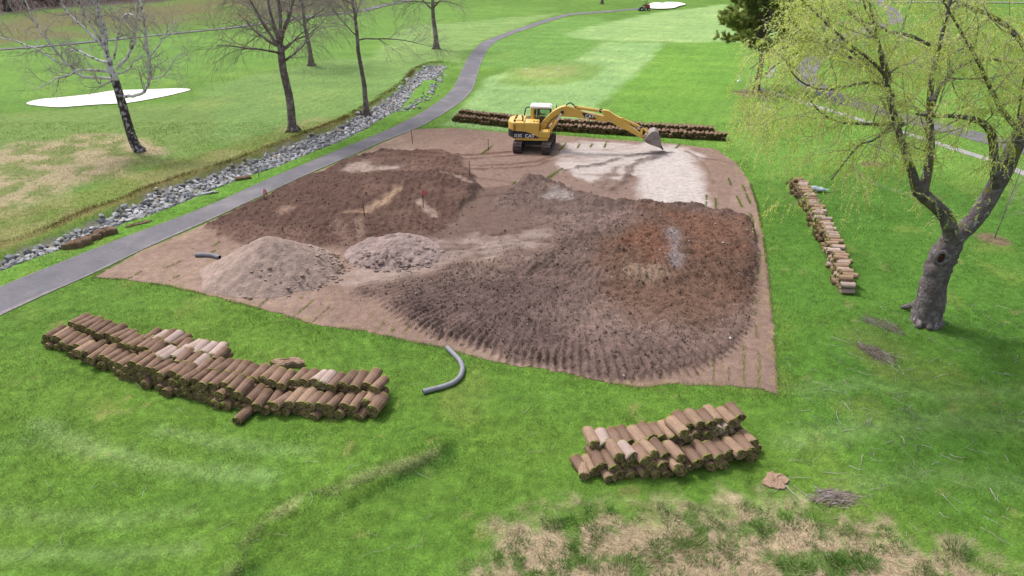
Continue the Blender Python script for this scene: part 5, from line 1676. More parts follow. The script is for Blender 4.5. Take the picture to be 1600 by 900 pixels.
# ---- birch with many white crooked limbs
def birch():
    g = G(218, 236)
    Y0 = g[1]
    o = thing("birch_tree", "leaning bare birch with white limbs and a dark lower trunk on dry grass", "tree", (g[0], g[1], gz(*g)))
    T_ = Tree(3)
    tr = limb_from_px([(222, 238, 9), (214, 232, 7.5), (207, 218, 6.8), (196, 180, 6.4), (188, 152, 6.2), (180, 125, 5.8)], Y0, 0)
    tr = refine(tr, 4)
    m = MB(); tube(m, tr[:, :3], tr[:, 3], 10)
    for k in range(5):
        a = k * 1.26; b = tr[0]
        tube(m, [b[:3] + (0.12 * math.cos(a), 0.12 * math.sin(a), 0.28), b[:3] + (0.32 * math.cos(a), 0.32 * math.sin(a), 0.02)], [0.12, 0.05], 5)
    shift(m, o).build("trunk", M_birchd, o, smooth_=True)
    T2 = limb_from_px([(180, 125, 5.8), (172, 104, 4.6), (165, 78, 4.0), (160, 45, 3.6), (154, 15, 3.2), (147, -25, 2.6), (140, -70, 1.6)], Y0, 0.8)
    limbs = [(T2, M_birch),
             (limb_from_px([(193, 151, 2.8), (208, 149, 2.7), (222, 146, 2.5), (232, 137, 2.4), (235, 120, 2.6), (233, 92, 2.4), (228, 60, 2.1), (224, 30, 1.8), (217, -10, 1.4), (212, -50, .9)], Y0, -0.8), M_birch),
             (limb_from_px([(178, 123, 2.4), (155, 123, 2.2), (130, 121, 2.0), (113, 110, 2.0), (98, 92, 1.8), (78, 66, 1.6), (58, 46, 1.4), (45, 15, 1.2), (30, -20, 0.8)], Y0, -1.4), M_birch),
             (limb_from_px([(92, 98, 1.5), (70, 83, 1.4), (48, 72, 1.2), (22, 64, 1.1), (-8, 56, 0.7)], Y0 - 1.0, -0.8), M_birch),
             (limb_from_px([(176, 112, 2.2), (150, 109, 2.0), (120, 110, 1.6), (108, 118, 1.4), (96, 121, 1.2), (75, 130, 1.1), (56, 140, .7)], Y0, -1.6), M_birch),
             (limb_from_px([(170, 98, 2.2), (150, 94, 2.0), (130, 82, 1.8), (115, 76, 1.6), (108, 80, 1.3), (107, 90, 1.0)], Y0, 1.2), M_birch),
             (limb_from_px([(164, 76, 2.4), (148, 60, 2.2), (133, 45, 2.0), (118, 32, 1.8), (104, 22, 1.6), (92, -6, 1.3), (84, -40, .8)], Y0, 1.4), M_birch),
             (limb_from_px([(160, 70, 2.2), (142, 40, 1.9), (128, 14, 1.6), (114, -10, 1.3), (100, -40, .8)], Y0, -1.4), M_birch),
             (limb_from_px([(182, 108, 2.4), (196, 94, 2.2), (206, 76, 2.1), (213, 52, 1.9), (213, 26, 1.7), (217, 4, 1.5), (224, -30, 0.9)], Y0, 1.3), M_birch),
             (limb_from_px([(178, 92, 1.8), (183, 66, 1.6), (187, 40, 1.5), (191, 22, 1.4), (204, 22, 1.2), (212, 24, 1.0)], Y0, -1.0), M_birch),
             (limb_from_px([(168, 60, 1.6), (160, 30, 1.4), (146, 4, 1.2), (132, -25, .8)], Y0, 1.5), M_birch),
             (limb_from_px([(233, 90, 1.3), (250, 66, 1.1), (262, 50, .9), (273, 33, .6)], Y0 - 0.8, 0.8), M_birch),
             (limb_from_px([(236, 124, 1.2), (248, 123, 1.1), (258, 118, .9), (268, 100, .7), (280, 84, .5)], Y0 - 0.6, -0.9), M_birch),
             (limb_from_px([(184, 115, 1.5), (200, 112, 1.2), (207, 100, 1.0), (224, 84, .7)], Y0, -0.9), M_birch),
             (limb_from_px([(175, 125, 1.6), (166, 130, 1.4), (160, 136, 1.4), (154, 128, .9), (143, 105, .7), (128, 80, .5)], Y0, -0.7), M_birch)]
    spec = [dict(n=lambda L: 3 + L * 2.0, span=(.25, 1), ang=(30, 75), len=1.5, wob=.22, up=.02, ratio=.5, rmin=.011, rmax=.035, sides=3),
            dict(n=5, span=(.2, 1), ang=(25, 70), len=.8, wob=.22, up=-.02, ratio=.6, rmin=.007, sides=3),
            dict(n=4, span=(.3, 1), ang=(20, 70), len=.8, wob=.16, up=-.28, ratio=.7, rmin=.005, sides=3, seg=5)]
    for Q, mt in limbs:
        Q = refine(Q, 3, wob=0.03, rg=T_.r)
        m = MB(); tube(m, Q[:, :3], Q[:, 3], 7)
        shift(m, o).build("limb", mt, o, smooth_=True)
        branch_out(T_, Q[:, :3], Q[:, 3], 0, spec)
    shift(T_.tw, o)
    finish(o, T_, M_twigp)
birch()

def bare_tree(name, label, px, py, r_px, lean, H, limbs, spec, seed, mt, fork=None, twig=None):
    g = G(px, py)
    o = thing(name, label, "tree", (g[0], g[1], gz(*g)))
    T_ = Tree(seed)
    zc = g[1] * CP + CAMH * SP
    r = 0.92 * r_px * zc / FPX
    top = fork or H
    pts = np.array([(lean * (z / H) + 0.06 * math.sin(z * 1.3 + seed), 0.05 * math.sin(z * 0.9), z) for z in np.linspace(-0.1, top, 12)])
    rad = r * (1 - 0.45 * np.linspace(0, top / H, 12)) * (1 + 0.55 * np.exp(-np.linspace(0, top, 12) / 0.35))
    if not fork: rad = r * (1 - 0.9 * np.linspace(0, 1, 12)) * (1 + 0.55 * np.exp(-np.linspace(0, top, 12) / 0.35))
    m = MB(); tube(m, pts, rad, 10)
    for k in range(6):
        a = k * 1.05 + seed
        tube(m, [(r * .6 * math.cos(a), r * .6 * math.sin(a), 0.4), (r * 1.9 * math.cos(a), r * 1.9 * math.sin(a), -0.03)], [r * 0.45, r * 0.2], 5)
    m.build("trunk", mt, o, smooth_=True)
    P0 = pts
    for (u, az, el, L, rr, up) in limbs:
        p, t = at(P0, u)
        d = np.array([math.cos(math.radians(az)) * math.cos(math.radians(el)), math.sin(math.radians(az)) * math.cos(math.radians(el)), math.sin(math.radians(el))])
        P, R = T_.wander(p, d, L, r * rr * 0.72, r * rr * 0.14, 9, 0.10, up)
        m = MB(); tube(m, P, R, 7)
        m.build("limb", mt, o, smooth_=True)
        branch_out(T_, P, R, 0, spec)
    if not fork:
        branch_out(T_, P0[4:], rad[4:], 0, spec)
    finish(o, T_, twig or M_twig)

droop = [dict(n=lambda L: 3 + L * 1.1, span=(.15, 1), ang=(30, 70), len=2.6, wob=.14, up=-.01, ratio=.5, rmin=.013, rmax=.04, sides=3),
         dict(n=5, span=(.15, 1), ang=(20, 60), len=1.9, wob=.12, up=-.14, ratio=.55, rmin=.008, sides=3),
         dict(n=5, span=(.15, 1), ang=(15, 50), len=1.5, wob=.10, up=-.24, ratio=.6, rmin=.007, sides=3)]
bare_tree("bare_tree", "bare tree with a thick grey trunk forking into many upright limbs", 459, 206, 7.2, -0.15, 15, 
          [(.97, 175, 12, 4.2, .55, .10), (.98, 120, 62, 7, .6, .02), (1.0, 80, 80, 8, .7, 0), (1.0, 20, 70, 7.5, .6, .01), (.96, 200, 50, 6.5, .5, .03), (.95, 300, 55, 6.5, .5, .03),
           (.80, 5, 22, 3.6, .42, .10), (.92, 330, 25, 4.5, .35, .02), (.9, 230, 20, 5.0, .4, .0), (.97, 100, 30, 5, .45, .02), (.94, 50, 35, 5, .4, .02), (.98, 150, 35, 6, .45, -.01)],
          droop, 11, M_bark, fork=6.4)
wide = [dict(n=lambda L: 3 + L * 1.6, span=(.2, 1), ang=(30, 65), len=2.2, wob=.13, up=.0, ratio=.5, rmin=.014, rmax=.05, sides=3),
        dict(n=6, span=(.2, 1), ang=(20, 55), len=1.6, wob=.12, up=-.05, ratio=.55, rmin=.010, sides=3),
        dict(n=4, span=(.2, 1), ang=(15, 50), len=1.2, wob=.12, up=-.12, ratio=.6, rmin=.007, sides=3)]
bare_tree("bare_tree", "slender straight bare tree standing at the edge of the stones", 574, 178, 4.6, -0.55, 15,
          [(.42, 2, 12, 6.5, .4, -.015), (.44, 178, 40, 4.5, .35, .05), (.62, 355, 16, 6, .33, -.01), (.60, 170, 20, 5.5, .33, .0), (.68, 60, 30, 5, .3, .0), (.55, 250, 25, 5, .3, .0), (.72, 10, 45, 5, .3, .0),
           (.74, 190, 35, 5.0, .3, .0), (.78, 110, 40, 4.5, .28, .0), (.80, 300, 40, 4.5, .28, .0), (.5, 110, 20, 5, .3, -.01), (.86, 20, 50, 4, .25, 0)], wide, 23, M_bark)
far_t = [dict(n=lambda L: 3 + L * 1.3, span=(.2, 1), ang=(30, 65), len=2.6, wob=.13, up=.0, ratio=.5, rmin=.022, rmax=.05, sides=3),
         dict(n=5, span=(.2, 1), ang=(20, 55), len=1.8, wob=.12, up=-.06, ratio=.55, rmin=.015, sides=3),
         dict(n=3, span=(.2, 1), ang=(15, 50), len=1.2, wob=.12, up=-.12, ratio=.6, rmin=.010, sides=3)]
bare_tree("bare_tree", "bare tree standing alone on the lawn before the path bends", 682, 77, 4.4, -0.6, 14,
          [(.36, 170, 40, 6, .5, .02), (.38, 10, 35, 6, .5, .02), (.45, 80, 50, 6, .45, .02), (.5, 260, 45, 6, .45, .02), (.55, 200, 30, 5.5, .4, 0), (.55, 340, 30, 5.5, .4, 0), (.42, 190, 10, 5, .35, -.01), (.42, 350, 8, 4.5, .35, -.01)], far_t, 31, M_bark)
bare_tree("bare_tree", "greyish bare tree behind the thick forked trunk", 487, 103, 4.2, -0.4, 13,
          [(.34, 175, 40, 5.5, .5, .02), (.36, 5, 35, 5.5, .5, .02), (.42, 90, 50, 5.5, .45, .02), (.5, 260, 45, 5.5, .45, .02), (.5, 210, 25, 5, .4, 0), (.5, 340, 25, 5, .4, 0), (.4, 140, 15, 5, .35, -.01), (.4, 20, 12, 5, .35, -.01)], far_t, 37, M_bark)

# trees at the wood's edge and beyond the far path, each with trunk and limbs
wood_far = [dict(n=6, span=(.2, 1), ang=(30, 65), len=3.0, wob=.13, up=.02, ratio=.5, rmin=.04, rmax=.08, sides=3),
            dict(n=5, span=(.2, 1), ang=(20, 55), len=2.2, wob=.12, up=.0, ratio=.55, rmin=.025, sides=3)]
WOODT = [(14, 24, 4.0, "thick dark trunk at the outer corner of the wood"), (44, 18, 2.4, "slim trunk inside the wood beside the thick corner one"), (66, 14, 5.5, "broad dark trunk set back in the wood"),
         (96, 15, 2.2, "thin trunk between the broad dark ones at the wood edge"), (128, 12, 2.6, "grey trunk in the middle of the wood edge"), (184, 12, 5.0, "stout grey trunk behind the birch crown at the wood edge"),
         (212, 9, 2.0, "thin trunk just past the stout one at the wood edge"), (246, 8, 2.4, "slim trunk near the open end of the wood"), (282, 7, 2.2, "last thin trunk where the wood meets open grass")]
for i, (a, b, rp, lab) in enumerate(WOODT):
    bare_tree("woodland_tree", lab, a, b, rp, -0.5, 15, [(.3 + .07 * k, 57 * k + 40 * i, 25 + 6 * (k % 4), 5, .4, .02) for k in range(7)], wood_far, 50 + i, M_barkd)
bare_tree("bare_tree", "distant bare trunk beside the path as it leaves the lawn", 940.5, 5, 2.2, 0.0, 12, [(.4 + .07 * k, 57 * k, 35, 5, .4, .02) for k in range(7)], wood_far, 71, M_bark)

# undergrowth of the wood: a tangle of brown brush
def brush():
    rg = np.random.default_rng(9)
    mb = MB()
    n = 0
    while n < 2200:
        px, py = rg.uniform(-40, 318), rg.uniform(-9, 24)
        if py > 26 - px * 0.06: continue
        g = G(px, py)
        z = gz(*g)
        h = rg.uniform(0.5, 2.4)
        d = np.array([rg.normal() * 0.5, rg.normal() * 0.5, 1.0])
        p = np.array([g[0], g[1], z])
        tube(mb, [p, p + d * h * 0.5, p + d * h + rg.normal(size=3) * 0.3], [0.05, 0.035, 0.012], 3, cap=False)
        n += 1
    tag(mb.build("undergrowth", mat("brown_brush", T(alb(116, 92, 90)), 0.95, 0.1, nscale=0.6, namp=0.35, coords='Geometry')), kind="stuff")
brush()

# ---- pine
def pine():
    g = G(1181, 140)
    Y0 = g[1]
    o = thing("pine_tree", "dark green pine standing in a mulch ring behind the willow crown", "tree", (g[0], g[1], gz(*g)))
    T_ = Tree(77)
    H = 11.5
    pts = np.array([(0.03 * z + 0.05 * math.sin(z), 0, z) for z in np.linspace(-0.1, H, 14)])
    rad = np.linspace(0.32, 0.04, 14); rad[0] = 0.42
    m = MB(); tube(m, pts, rad, 9); m.build("trunk", M_bark, o, smooth_=True)
    tips = []
    bm_ = MB()
    for z in np.arange(3.6, H, 0.42):
        f = (z - 3.6) / (H - 3.6)
        Lm = 4.9 * (1 - f) ** 0.7 * min(1, 0.75 + f * 2) + 0.3
        nb = 6
        for k in range(nb):
            az = T_.r.random() * 6.283
            el = math.radians(T_.r.uniform(-2, 22) + 20 * f)
            L = Lm * T_.r.uniform(0.65, 1.1)
            d = np.array([math.cos(az) * math.cos(el), math.sin(az) * math.cos(el), math.sin(el)])
            p, _ = at(pts, (z + .1) / (H + .1))
            P, R = T_.wander(p, d, L, 0.06 * (1 - f) + 0.02, 0.012, 6, 0.10, 0.03)
            tube(bm_, P, R, 4, cap=False)
            ns = int(6 + L * 7)
            for q in range(ns):
                u = T_.r.uniform(0.28, 1.0)
                pp, t = at(P, u)
                d2 = T_.side(t, math.radians(T_.r.uniform(20, 70)), 0.35)
                P2, R2 = T_.wander(pp, d2, T_.r.uniform(0.3, 0.9) * (1.1 - 0.4 * u), 0.014, 0.006, 3, 0.15, 0.08)
                tube(bm_, P2, R2, 3, cap=False)
                tips.append((P2[-1], P2[-1] - P2[-2])); tips.append((P2[2], P2[2] - P2[1])); tips.append((P2[1], P2[1] - P2[0]))
            tips.append((P[-1], P[-1] - P[-2]))
    bm_.build("branches", M_bark, o)["kind"] = "stuff"
    rg = T_.r
    n = len(tips)
    C = np.array([t[0] for t in tips]); D = np.array([t[1] for t in tips]); D /= np.linalg.norm(D, axis=1)[:, None]
    K = 22
    v = rg.normal(size=(n, K, 3)); v /= np.linalg.norm(v, axis=2)[..., None]
    d = D[:, None] * 0.9 + v * 0.75 + np.array([0, 0, 0.35]); d /= np.linalg.norm(d, axis=2)[..., None]
    s = np.cross(d, rg.normal(size=(n, K, 3))); s /= np.linalg.norm(s, axis=2)[..., None]
    Ln = rg.uniform(0.14, 0.27, (n, K, 1))
    b = C[:, None] + v * 0.05
    V = np.stack([b - s * 0.032, b + s * 0.032, b + d * Ln * 1.25], 2).reshape(-1, 3)
    base = np.where(rg.random((n, 1, 1)) < 0.3, alb(206, 212, 118, 1.6), alb(170, 190, 110, 1.6))
    c = np.broadcast_to(base * rg.uniform(0.65, 1.3, (n, K, 1)), (n, K, 3)).reshape(-1, 3)
    mb = MB(); mb.add(V, np.arange(len(V)).reshape(-1, 3))
    f = mb.build("needles", M_needle, o, col=np.repeat(c, 3, 0)); f["kind"] = "stuff"
pine()

# ---- the big willow
def willow():
    g = G(1446, 503)
    Y0 = g[1]
    o = thing("willow_tree", "old leaning willow with twin scarred limbs and a yellow-green weeping crown", "tree", (g[0], g[1], gz(*g)))
    T_ = Tree(101)
    rg = T_.r
    def big(name, px, dY, n=10, y0=0.0, rough=0.05, mt=None):
        if name == 'limb': px = [(a, b, c_ * 0.88) for a, b, c_ in px]
        Q = limb_from_px(px, Y0 + y0, dY)
        Q = refine(Q, 5)
        m = MB()
        tube(m, Q[:, :3], Q[:, 3], n)
        v = m.V[0].reshape(len(Q), n, 3)
        k = fbm(np.arange(len(Q))[:, None] * 0.45 + np.arange(n)[None] * 3.1, np.arange(n)[None] * 1.7 + np.zeros((len(Q), 1)), 401, 3)
        v += (v - Q[:, None, :3]) * (k * rough * 2)[..., None]
        m.V[0] = v.reshape(-1, 3)
        shift(m, o).build(name, mt or M_willow, o, smooth_=True)
        return Q
    tr = big("trunk", [(1447, 512, 25), (1446, 502, 22), (1451, 478, 19.5), (1457, 450, 19), (1464, 425, 20), (1471, 405, 20), (1480, 388, 19), (1490, 372, 17)], 0.1, 18, 0.0, 0.10)
    # roots, the burl with its hollow
    mb = MB()
    for (a, b), (c_, d_), r0, r1 in (((1436, 490), (1408, 480), 8, 2.5), ((1440, 500), (1434, 513), 8, 4), ((1462, 500), (1468, 512), 8, 3), ((1450, 505), (1452, 516), 9, 4)):
        q0, q1 = G(a, b), G(c_, d_)
        k = 1 / 40.0
        tube(mb, refine([(q0[0], q0[1] + .1, 0.45), ((q0[0] + q1[0]) / 2, (q0[1] + q1[1]) / 2, 0.2), (q1[0], q1[1], 0.0)], 3), np.linspace(r0, r1, 7) * k, 7)
    shift(mb, o).build("root", M_willow, o, smooth_=True)
    p = PY(1470, 403, Y0 - 0.42)
    mb = MB()
    th = np.linspace(0, 2 * math.pi, 15)
    ring = np.stack([p[0] + 0.20 * np.cos(th), np.full(15, p[1] - 0.02), p[2] + 0.25 * np.sin(th)], 1)
    tube(mb, ring, 0.075, 7)
    shift(mb, o).build("burl", M_willow, o, smooth_=True)
    mb = MB(); ball(mb, (p[0], p[1] + 0.06, p[2]), 0.17, 10, 6, sc=(1, .5, 1.25)); shift(mb, o).build("hollow", mat("rotten_wood", T(alb(92, 58, 50)), 0.95, nscale=8, namp=.3), o, smooth_=True)
    L = []
    add = lambda px, dY, n=8, y0=0.0: L.append(big("limb", px, dY, n, y0))
    R_ = [(1488, 376, 15), (1502, 362, 15), (1520, 347, 15.5), (1540, 318, 15), (1560, 284, 15), (1578, 248, 14), (1592, 214, 13), (1616, 160, 11), (1640, 105, 9), (1664, 50, 7.5), (1690, -30, 5), (1705, -90, 2.5)]
    add(R_, 1.0, 12)
    add([(1488, 378, 14), (1484, 355, 12.5), (1478, 338, 12), (1462, 322, 11.5), (1446, 308, 11.5), (1433, 297, 11)], -0.5, 12)
    add([(1434, 300, 9), (1425, 270, 7.5), (1414, 236, 6.8), (1403, 205, 6.2), (1394, 168, 5.5), (1382, 112, 4.2), (1368, 50, 3.2), (1352, -30, 2), (1345, -80, 1)], -1.6, 9, -0.5)
    add([(1440, 302, 9), (1450, 268, 7.8), (1454, 226, 7.2), (1452, 182, 6.2), (1453, 135, 5.0), (1466, 75, 3.8), (1486, 0, 2.6), (1496, -70, 1.2)], 1.2, 9, -0.5)
    add([(1412, 194, 4.0), (1392, 196, 3.4), (1370, 194, 3.0), (1340, 193, 2.6), (1310, 192, 2.2), (1290, 182, 1.8), (1274, 168, 1.3), (1262, 150, .8)], -1.8, 7, -1.0)
    add([(1408, 186, 3.6), (1388, 200, 2.8), (1364, 222, 2.2), (1345, 222, 1.7), (1322, 250, 1.4), (1299, 281, 1.2)], -2.2, 7, -1.0)
    add([(1396, 150, 3.6), (1382, 131, 3.2), (1352, 128, 2.8), (1320, 136, 2.3), (1290, 142, 1.9), (1258, 133, 1.6), (1240, 118, 1.2), (1228, 96, .8)], -2.2, 7, -1.2)
    add([(1392, 128, 3.6), (1364, 96, 3.0), (1330, 72, 2.5), (1296, 42, 2.1), (1272, 18, 1.7), (1258, 4, 1.4), (1236, -12, .8)], -2.4, 7, -1.4)
    add([(1452, 70, 3.0), (1420, 54, 2.8), (1388, 50, 2.5), (1368, 40, 2.1), (1354, 20, 1.7), (1346, -10, 1.2)], -2.6, 7, 0.3)
    add([(1556, 292, 8.5), (1553, 250, 8), (1552, 212, 7), (1540, 194, 6), (1518, 184, 5), (1490, 181, 3.8), (1462, 182, 2.8), (1430, 178, 1.6)], -1.5, 8, 0.2)
    add([(1596, 206, 6), (1570, 180, 4.5), (1548, 140, 3.6), (1528, 95, 3.0), (1502, 50, 2.4), (1478, 10, 1.8), (1460, -30, 1)], -1.2, 7, 0.7)
    add([(1630, 130, 6), (1602, 72, 5), (1572, 38, 4.4), (1540, 20, 3.8), (1505, 8, 3.2), (1470, -4, 2.4), (1430, -16, 1.2)], 1.4, 7, 0.9)
    add([(1570, 264, 3), (1580, 240, 2.2), (1588, 200, 1.8), (1594, 160, 1.6), (1600, 120, 1.0)], -1.8, 6, 0.2)
    add([(1400, 200, 4.5), (1388, 150, 3.8), (1366, 110, 3.2), (1330, 90, 2.6), (1290, 84, 2.0), (1250, 88, 1.4), (1205, 95, .8)], 3.5, 7, -0.9)
    add([(1452, 180, 4.5), (1468, 130, 3.8), (1500, 100, 3.2), (1540, 90, 2.6), (1590, 100, 1.8)], 3.6, 7, 0.4)
    add([(1390, 120, 3.6), (1372, 60, 3), (1330, 20, 2.5), (1300, -8, 2.0), (1280, -22, 1.5), (1260, -36, 1.0)], 3.8, 7, -1.4)
    add([(1600, 196, 5), (1640, 170, 4), (1690, 160, 3), (1740, 175, 1.5)], -2.5, 7, 0.8)
    add([(1620, 150, 5), (1660, 110, 4), (1720, 80, 3), (1780, 80, 1.5)], 2.5, 7, 0.9)
    add([(1366, 108, 3.0), (1320, 70, 2.6), (1272, 60, 2.1), (1226, 72, 1.6), (1192, 92, 1.2), (1172, 108, .7)], 1.5, 7, -1.0)
    add([(1330, 90, 2.6), (1280, 70, 2.1), (1240, 84, 1.6), (1208, 104, 1.2), (1186, 124, .7)], -1.5, 7, 0.6)
    spec = [dict(n=lambda l: 2 + l * 1.5, span=(.22, 1), ang=(30, 75), len=2.0, wob=.16, up=-.01, ratio=.42, rmin=.011, rmax=.032, sides=4, seg=6, out=0.12),
            dict(n=4, span=(.2, 1), ang=(25, 65), len=1.1, wob=.14, up=-.05, ratio=.55, rmin=.008, sides=3, seg=5, out=0.05)]
    # the crown's windward side is cut back towards the top, where the pine stands clear of it
    edge = [PY(a, b, Y0) for a, b in ((1212, -10), (1190, 30), (1164, 56), (1148, 74), (1134, 100))]
    ez, ex = [q[2] for q in edge][::-1], [q[0] for q in edge][::-1]
    pruned = lambda q: q[0] < np.interp(q[2], ez, ex) * q[1] / Y0 + 0.0
    strands = []
    shoots = MB()
    def grow(P, R, lvl):
        s = spec[lvl]
        Ltot = np.linalg.norm(np.diff(P, axis=0), axis=1).sum()
        n = s['n'](Ltot) if callable(s['n']) else s['n']
        for k in range(int(n)):
            u = s['span'][0] + (s['span'][1] - s['span'][0]) * ((k + rg.random()) / n)
            p_, t = at(P, u)
            r0 = min(max(np.interp(u, np.linspace(0, 1, len(R)), R) * s['ratio'], s['rmin']), s.get('rmax', 1))
            P2, R2 = T_.wander(p_, T_.side(t, math.radians(rg.uniform(*s['ang'])), s['out']), s['len'] * rg.uniform(.55, 1.3), r0, r0 * .35, s['seg'], s['wob'], s['up'])
            if pruned(P2[-1] - np.array([0.25, 0, 0])): continue
            tube(T_.tw, P2, R2, s['sides'], cap=False)
            if lvl + 1 < len(spec): grow(P2, R2, lvl + 1)
            # weeping shoots
            for q in range(6 if lvl else 7):
                pp, t2 = at(P2, rg.uniform(.25, 1))
                d = T_.side(t2, math.radians(rg.uniform(20, 80)), 0.0)
                P3, R3 = T_.wander(pp, d, rg.uniform(.35, .95) * (1.9 if rg.random() < .1 else 1), .0045, .003, 6, .12, -.30)
                if pruned(P3[-1]): continue
                tube(shoots, P3, R3, 3, cap=False)
                strands.append(P3)
    for Q in L[2:]:
        grow(Q[:, :3], Q[:, 3], 0)
    grow(L[0][25:, :3], L[0][25:, 3], 0)
    # a few low epicormic shoots on the big limbs
    for Q in (L[0], L[1], L[2], L[3]):
        for k in range(50):
            pp, t = at(Q[:, :3], rg.uniform(0.15, .95))
            rr = np.interp(0.5, np.linspace(0, 1, len(Q)), Q[:, 3])
            d = T_.side(t, 1.4, 0.1)
            P3, R3 = T_.wander(pp + d * rr * 0.8, d, rg.uniform(.2, .6), .006, .003, 6, .15, -.2)
            tube(T_.tw, P3, R3, 3, cap=False); strands.append(P3)
    shift(T_.tw, o)
    finish(o, T_, M_twig)
    shift(shoots, o).build('weeping_shoots', M_shoot, o)['kind'] = 'stuff'
    # catkins and young leaves along every shoot
    S = np.array(strands)                       # n, 7, 3
    n = len(S)
    K = 26
    u = rg.random((n, K)) * 5.999
    i = u.astype(int); f = (u - i)[..., None]
    ar = np.arange(n)[:, None]
    p_ = S[ar, i] * (1 - f) + S[ar, i + 1] * f
    t = S[ar, i + 1] - S[ar, i]; t /= np.linalg.norm(t, axis=2)[..., None] + 1e-9
    v = rg.normal(size=(n, K, 3))
    d = t * 0.6 + v * 0.45 + np.array([0, 0, -0.25]); d /= np.linalg.norm(d, axis=2)[..., None]
    s = np.cross(d, rg.normal(size=(n, K, 3))); s /= np.linalg.norm(s, axis=2)[..., None] + 1e-9
    Ln = rg.uniform(.04, .08, (n, K, 1)); W = rg.uniform(.009, .015, (n, K, 1))
    V = np.stack([p_, p_ + d * Ln * .5 + s * W, p_ + d * Ln, p_ + d * Ln * .5 - s * W], 2).reshape(-1, 3)
    tint = rg.random((n, 1, 1))
    c = np.where(tint < 0.25, alb(206, 224, 100, 1.15), np.where(tint < 0.65, alb(226, 238, 142, 1.15), alb(220, 230, 152, 1.15))) * rg.uniform(.75, 1.2, (n, K, 1))
    c = np.broadcast_to(c, (n, K, 3)).reshape(-1, 3)
    mb = MB(); mb.add(V, np.arange(len(V)).reshape(-1, 4))
    shift(mb, o)
    fo = mb.build("crown", M_leafy, o, col=np.repeat(c, 4, 0)); fo["kind"] = "stuff"
    print("willow strands", n, "leaves", n * K)
def willow_bark():
    m = mat("willow_bark", T(alb(126, 115, 116)), 0.95, 0.1, nscale=7, namp=0.36, col2=T(alb(156, 148, 152)), c2scale=3.2, c2lo=0.45, c2hi=0.70, bump=0.05, bscale=12)
    # moss and lichen
    nt = m.node_tree; N, L = nt.nodes, nt.links
    bs = [n for n in N if n.type == 'BSDF_PRINCIPLED'][0]
    src = bs.inputs['Base Color'].links[0].from_socket
    tc = N.new("ShaderNodeTexCoord")
    mp = N.new("ShaderNodeMapping"); mp.inputs['Scale'].default_value = (1, 1, 0.6)
    L.new(tc.outputs['Object'], mp.inputs[0])
    for sc_, lo, hi, c, zlo, zhi in ((3.6, .56, .62, (150, 145, 50), 3.0, 5.5), (5.5, .65, .69, (190, 194, 194), -1, 0)):
        t = N.new("ShaderNodeTexNoise"); t.inputs['Scale'].default_value = sc_; t.inputs['Detail'].default_value = 3
        L.new(mp.outputs[0], t.inputs['Vector'])
        mr = N.new("ShaderNodeMapRange"); mr.inputs[1].default_value, mr.inputs[2].default_value = lo, hi
        L.new(t.outputs[0], mr.inputs[0])
        sep = N.new("ShaderNodeSeparateXYZ"); L.new(tc.outputs['Object'], sep.inputs[0])
        mz = N.new("ShaderNodeMapRange"); mz.inputs[1].default_value, mz.inputs[2].default_value = zlo, zhi
        L.new(sep.outputs['Z'], mz.inputs[0])
        mu = N.new("ShaderNodeMath"); mu.operation = 'MULTIPLY'
        L.new(mr.outputs[0], mu.inputs[0]); L.new(mz.outputs[0], mu.inputs[1])
        mx = N.new("ShaderNodeMix"); mx.data_type = 'RGBA'
        L.new(mu.outputs[0], mx.inputs[0]); L.new(src, mx.inputs[6]); mx.inputs[7].default_value = (*alb(*c), 1)
        src = mx.outputs[2]
    L.new(src, bs.inputs['Base Color'])
    return m
M_willow = willow_bark()
willow()

def sapling(px, py, h, lab, seed, weep):
    g = G(px, py)
    o = thing("sapling", lab, "young tree", (g[0], g[1], gz(*g)))
    T_ = Tree(seed)
    P, R = T_.wander((0, 0, 0), (0.05, 0, 1), h, 0.032, 0.010, 7, .05, 0)
    m = MB(); tube(m, P, R, 6); m.build("trunk", M_bark, o)
    branch_out(T_, P, R, 0, [dict(n=14, span=(.3, 1), ang=(30, 70), len=h * .38, wob=.14, up=-.05 * weep, ratio=.5, rmin=.009, sides=3), dict(n=5, span=(.2, 1), ang=(20, 60), len=h * .25, wob=.14, up=-.16 * weep, ratio=.6, rmin=.006, sides=3)])
    finish(o, T_, M_twig)
sapling(1365, 255, 2.4, "small twiggy sapling in a mulch ring left of the willow limbs", 7, 1.0)
sapling(1554, 372, 3.6, "thin sapling in a mulch ring behind the willow trunk", 8, 0.3)

# ------------------------------------------------------------------ grass
def blades(x, y, L, W, col, tilt, rg, wind=None):
    n = len(x)
    z = ground_h(x, y) - 0.005
    a = rg.random(n) * 6.283
    lean = np.abs(rg.normal(size=n)) * tilt
    lx, ly = np.cos(a) * lean, np.sin(a) * lean
    if wind is not None:
        lx += wind[0]; ly += wind[1]
    k = np.sqrt(1 + lx * lx + ly * ly)
    b = rg.random(n) * 6.283
    sx, sy = np.cos(b) * W / 2, np.sin(b) * W / 2
    base = np.stack([x, y, z], 1)
    tip = base + np.stack([lx / k * L, ly / k * L, L / k], 1)
    off = np.stack([sx, sy, np.zeros(n)], 1)
    return np.stack([base - off, base + off, tip], 1).reshape(-1, 3)

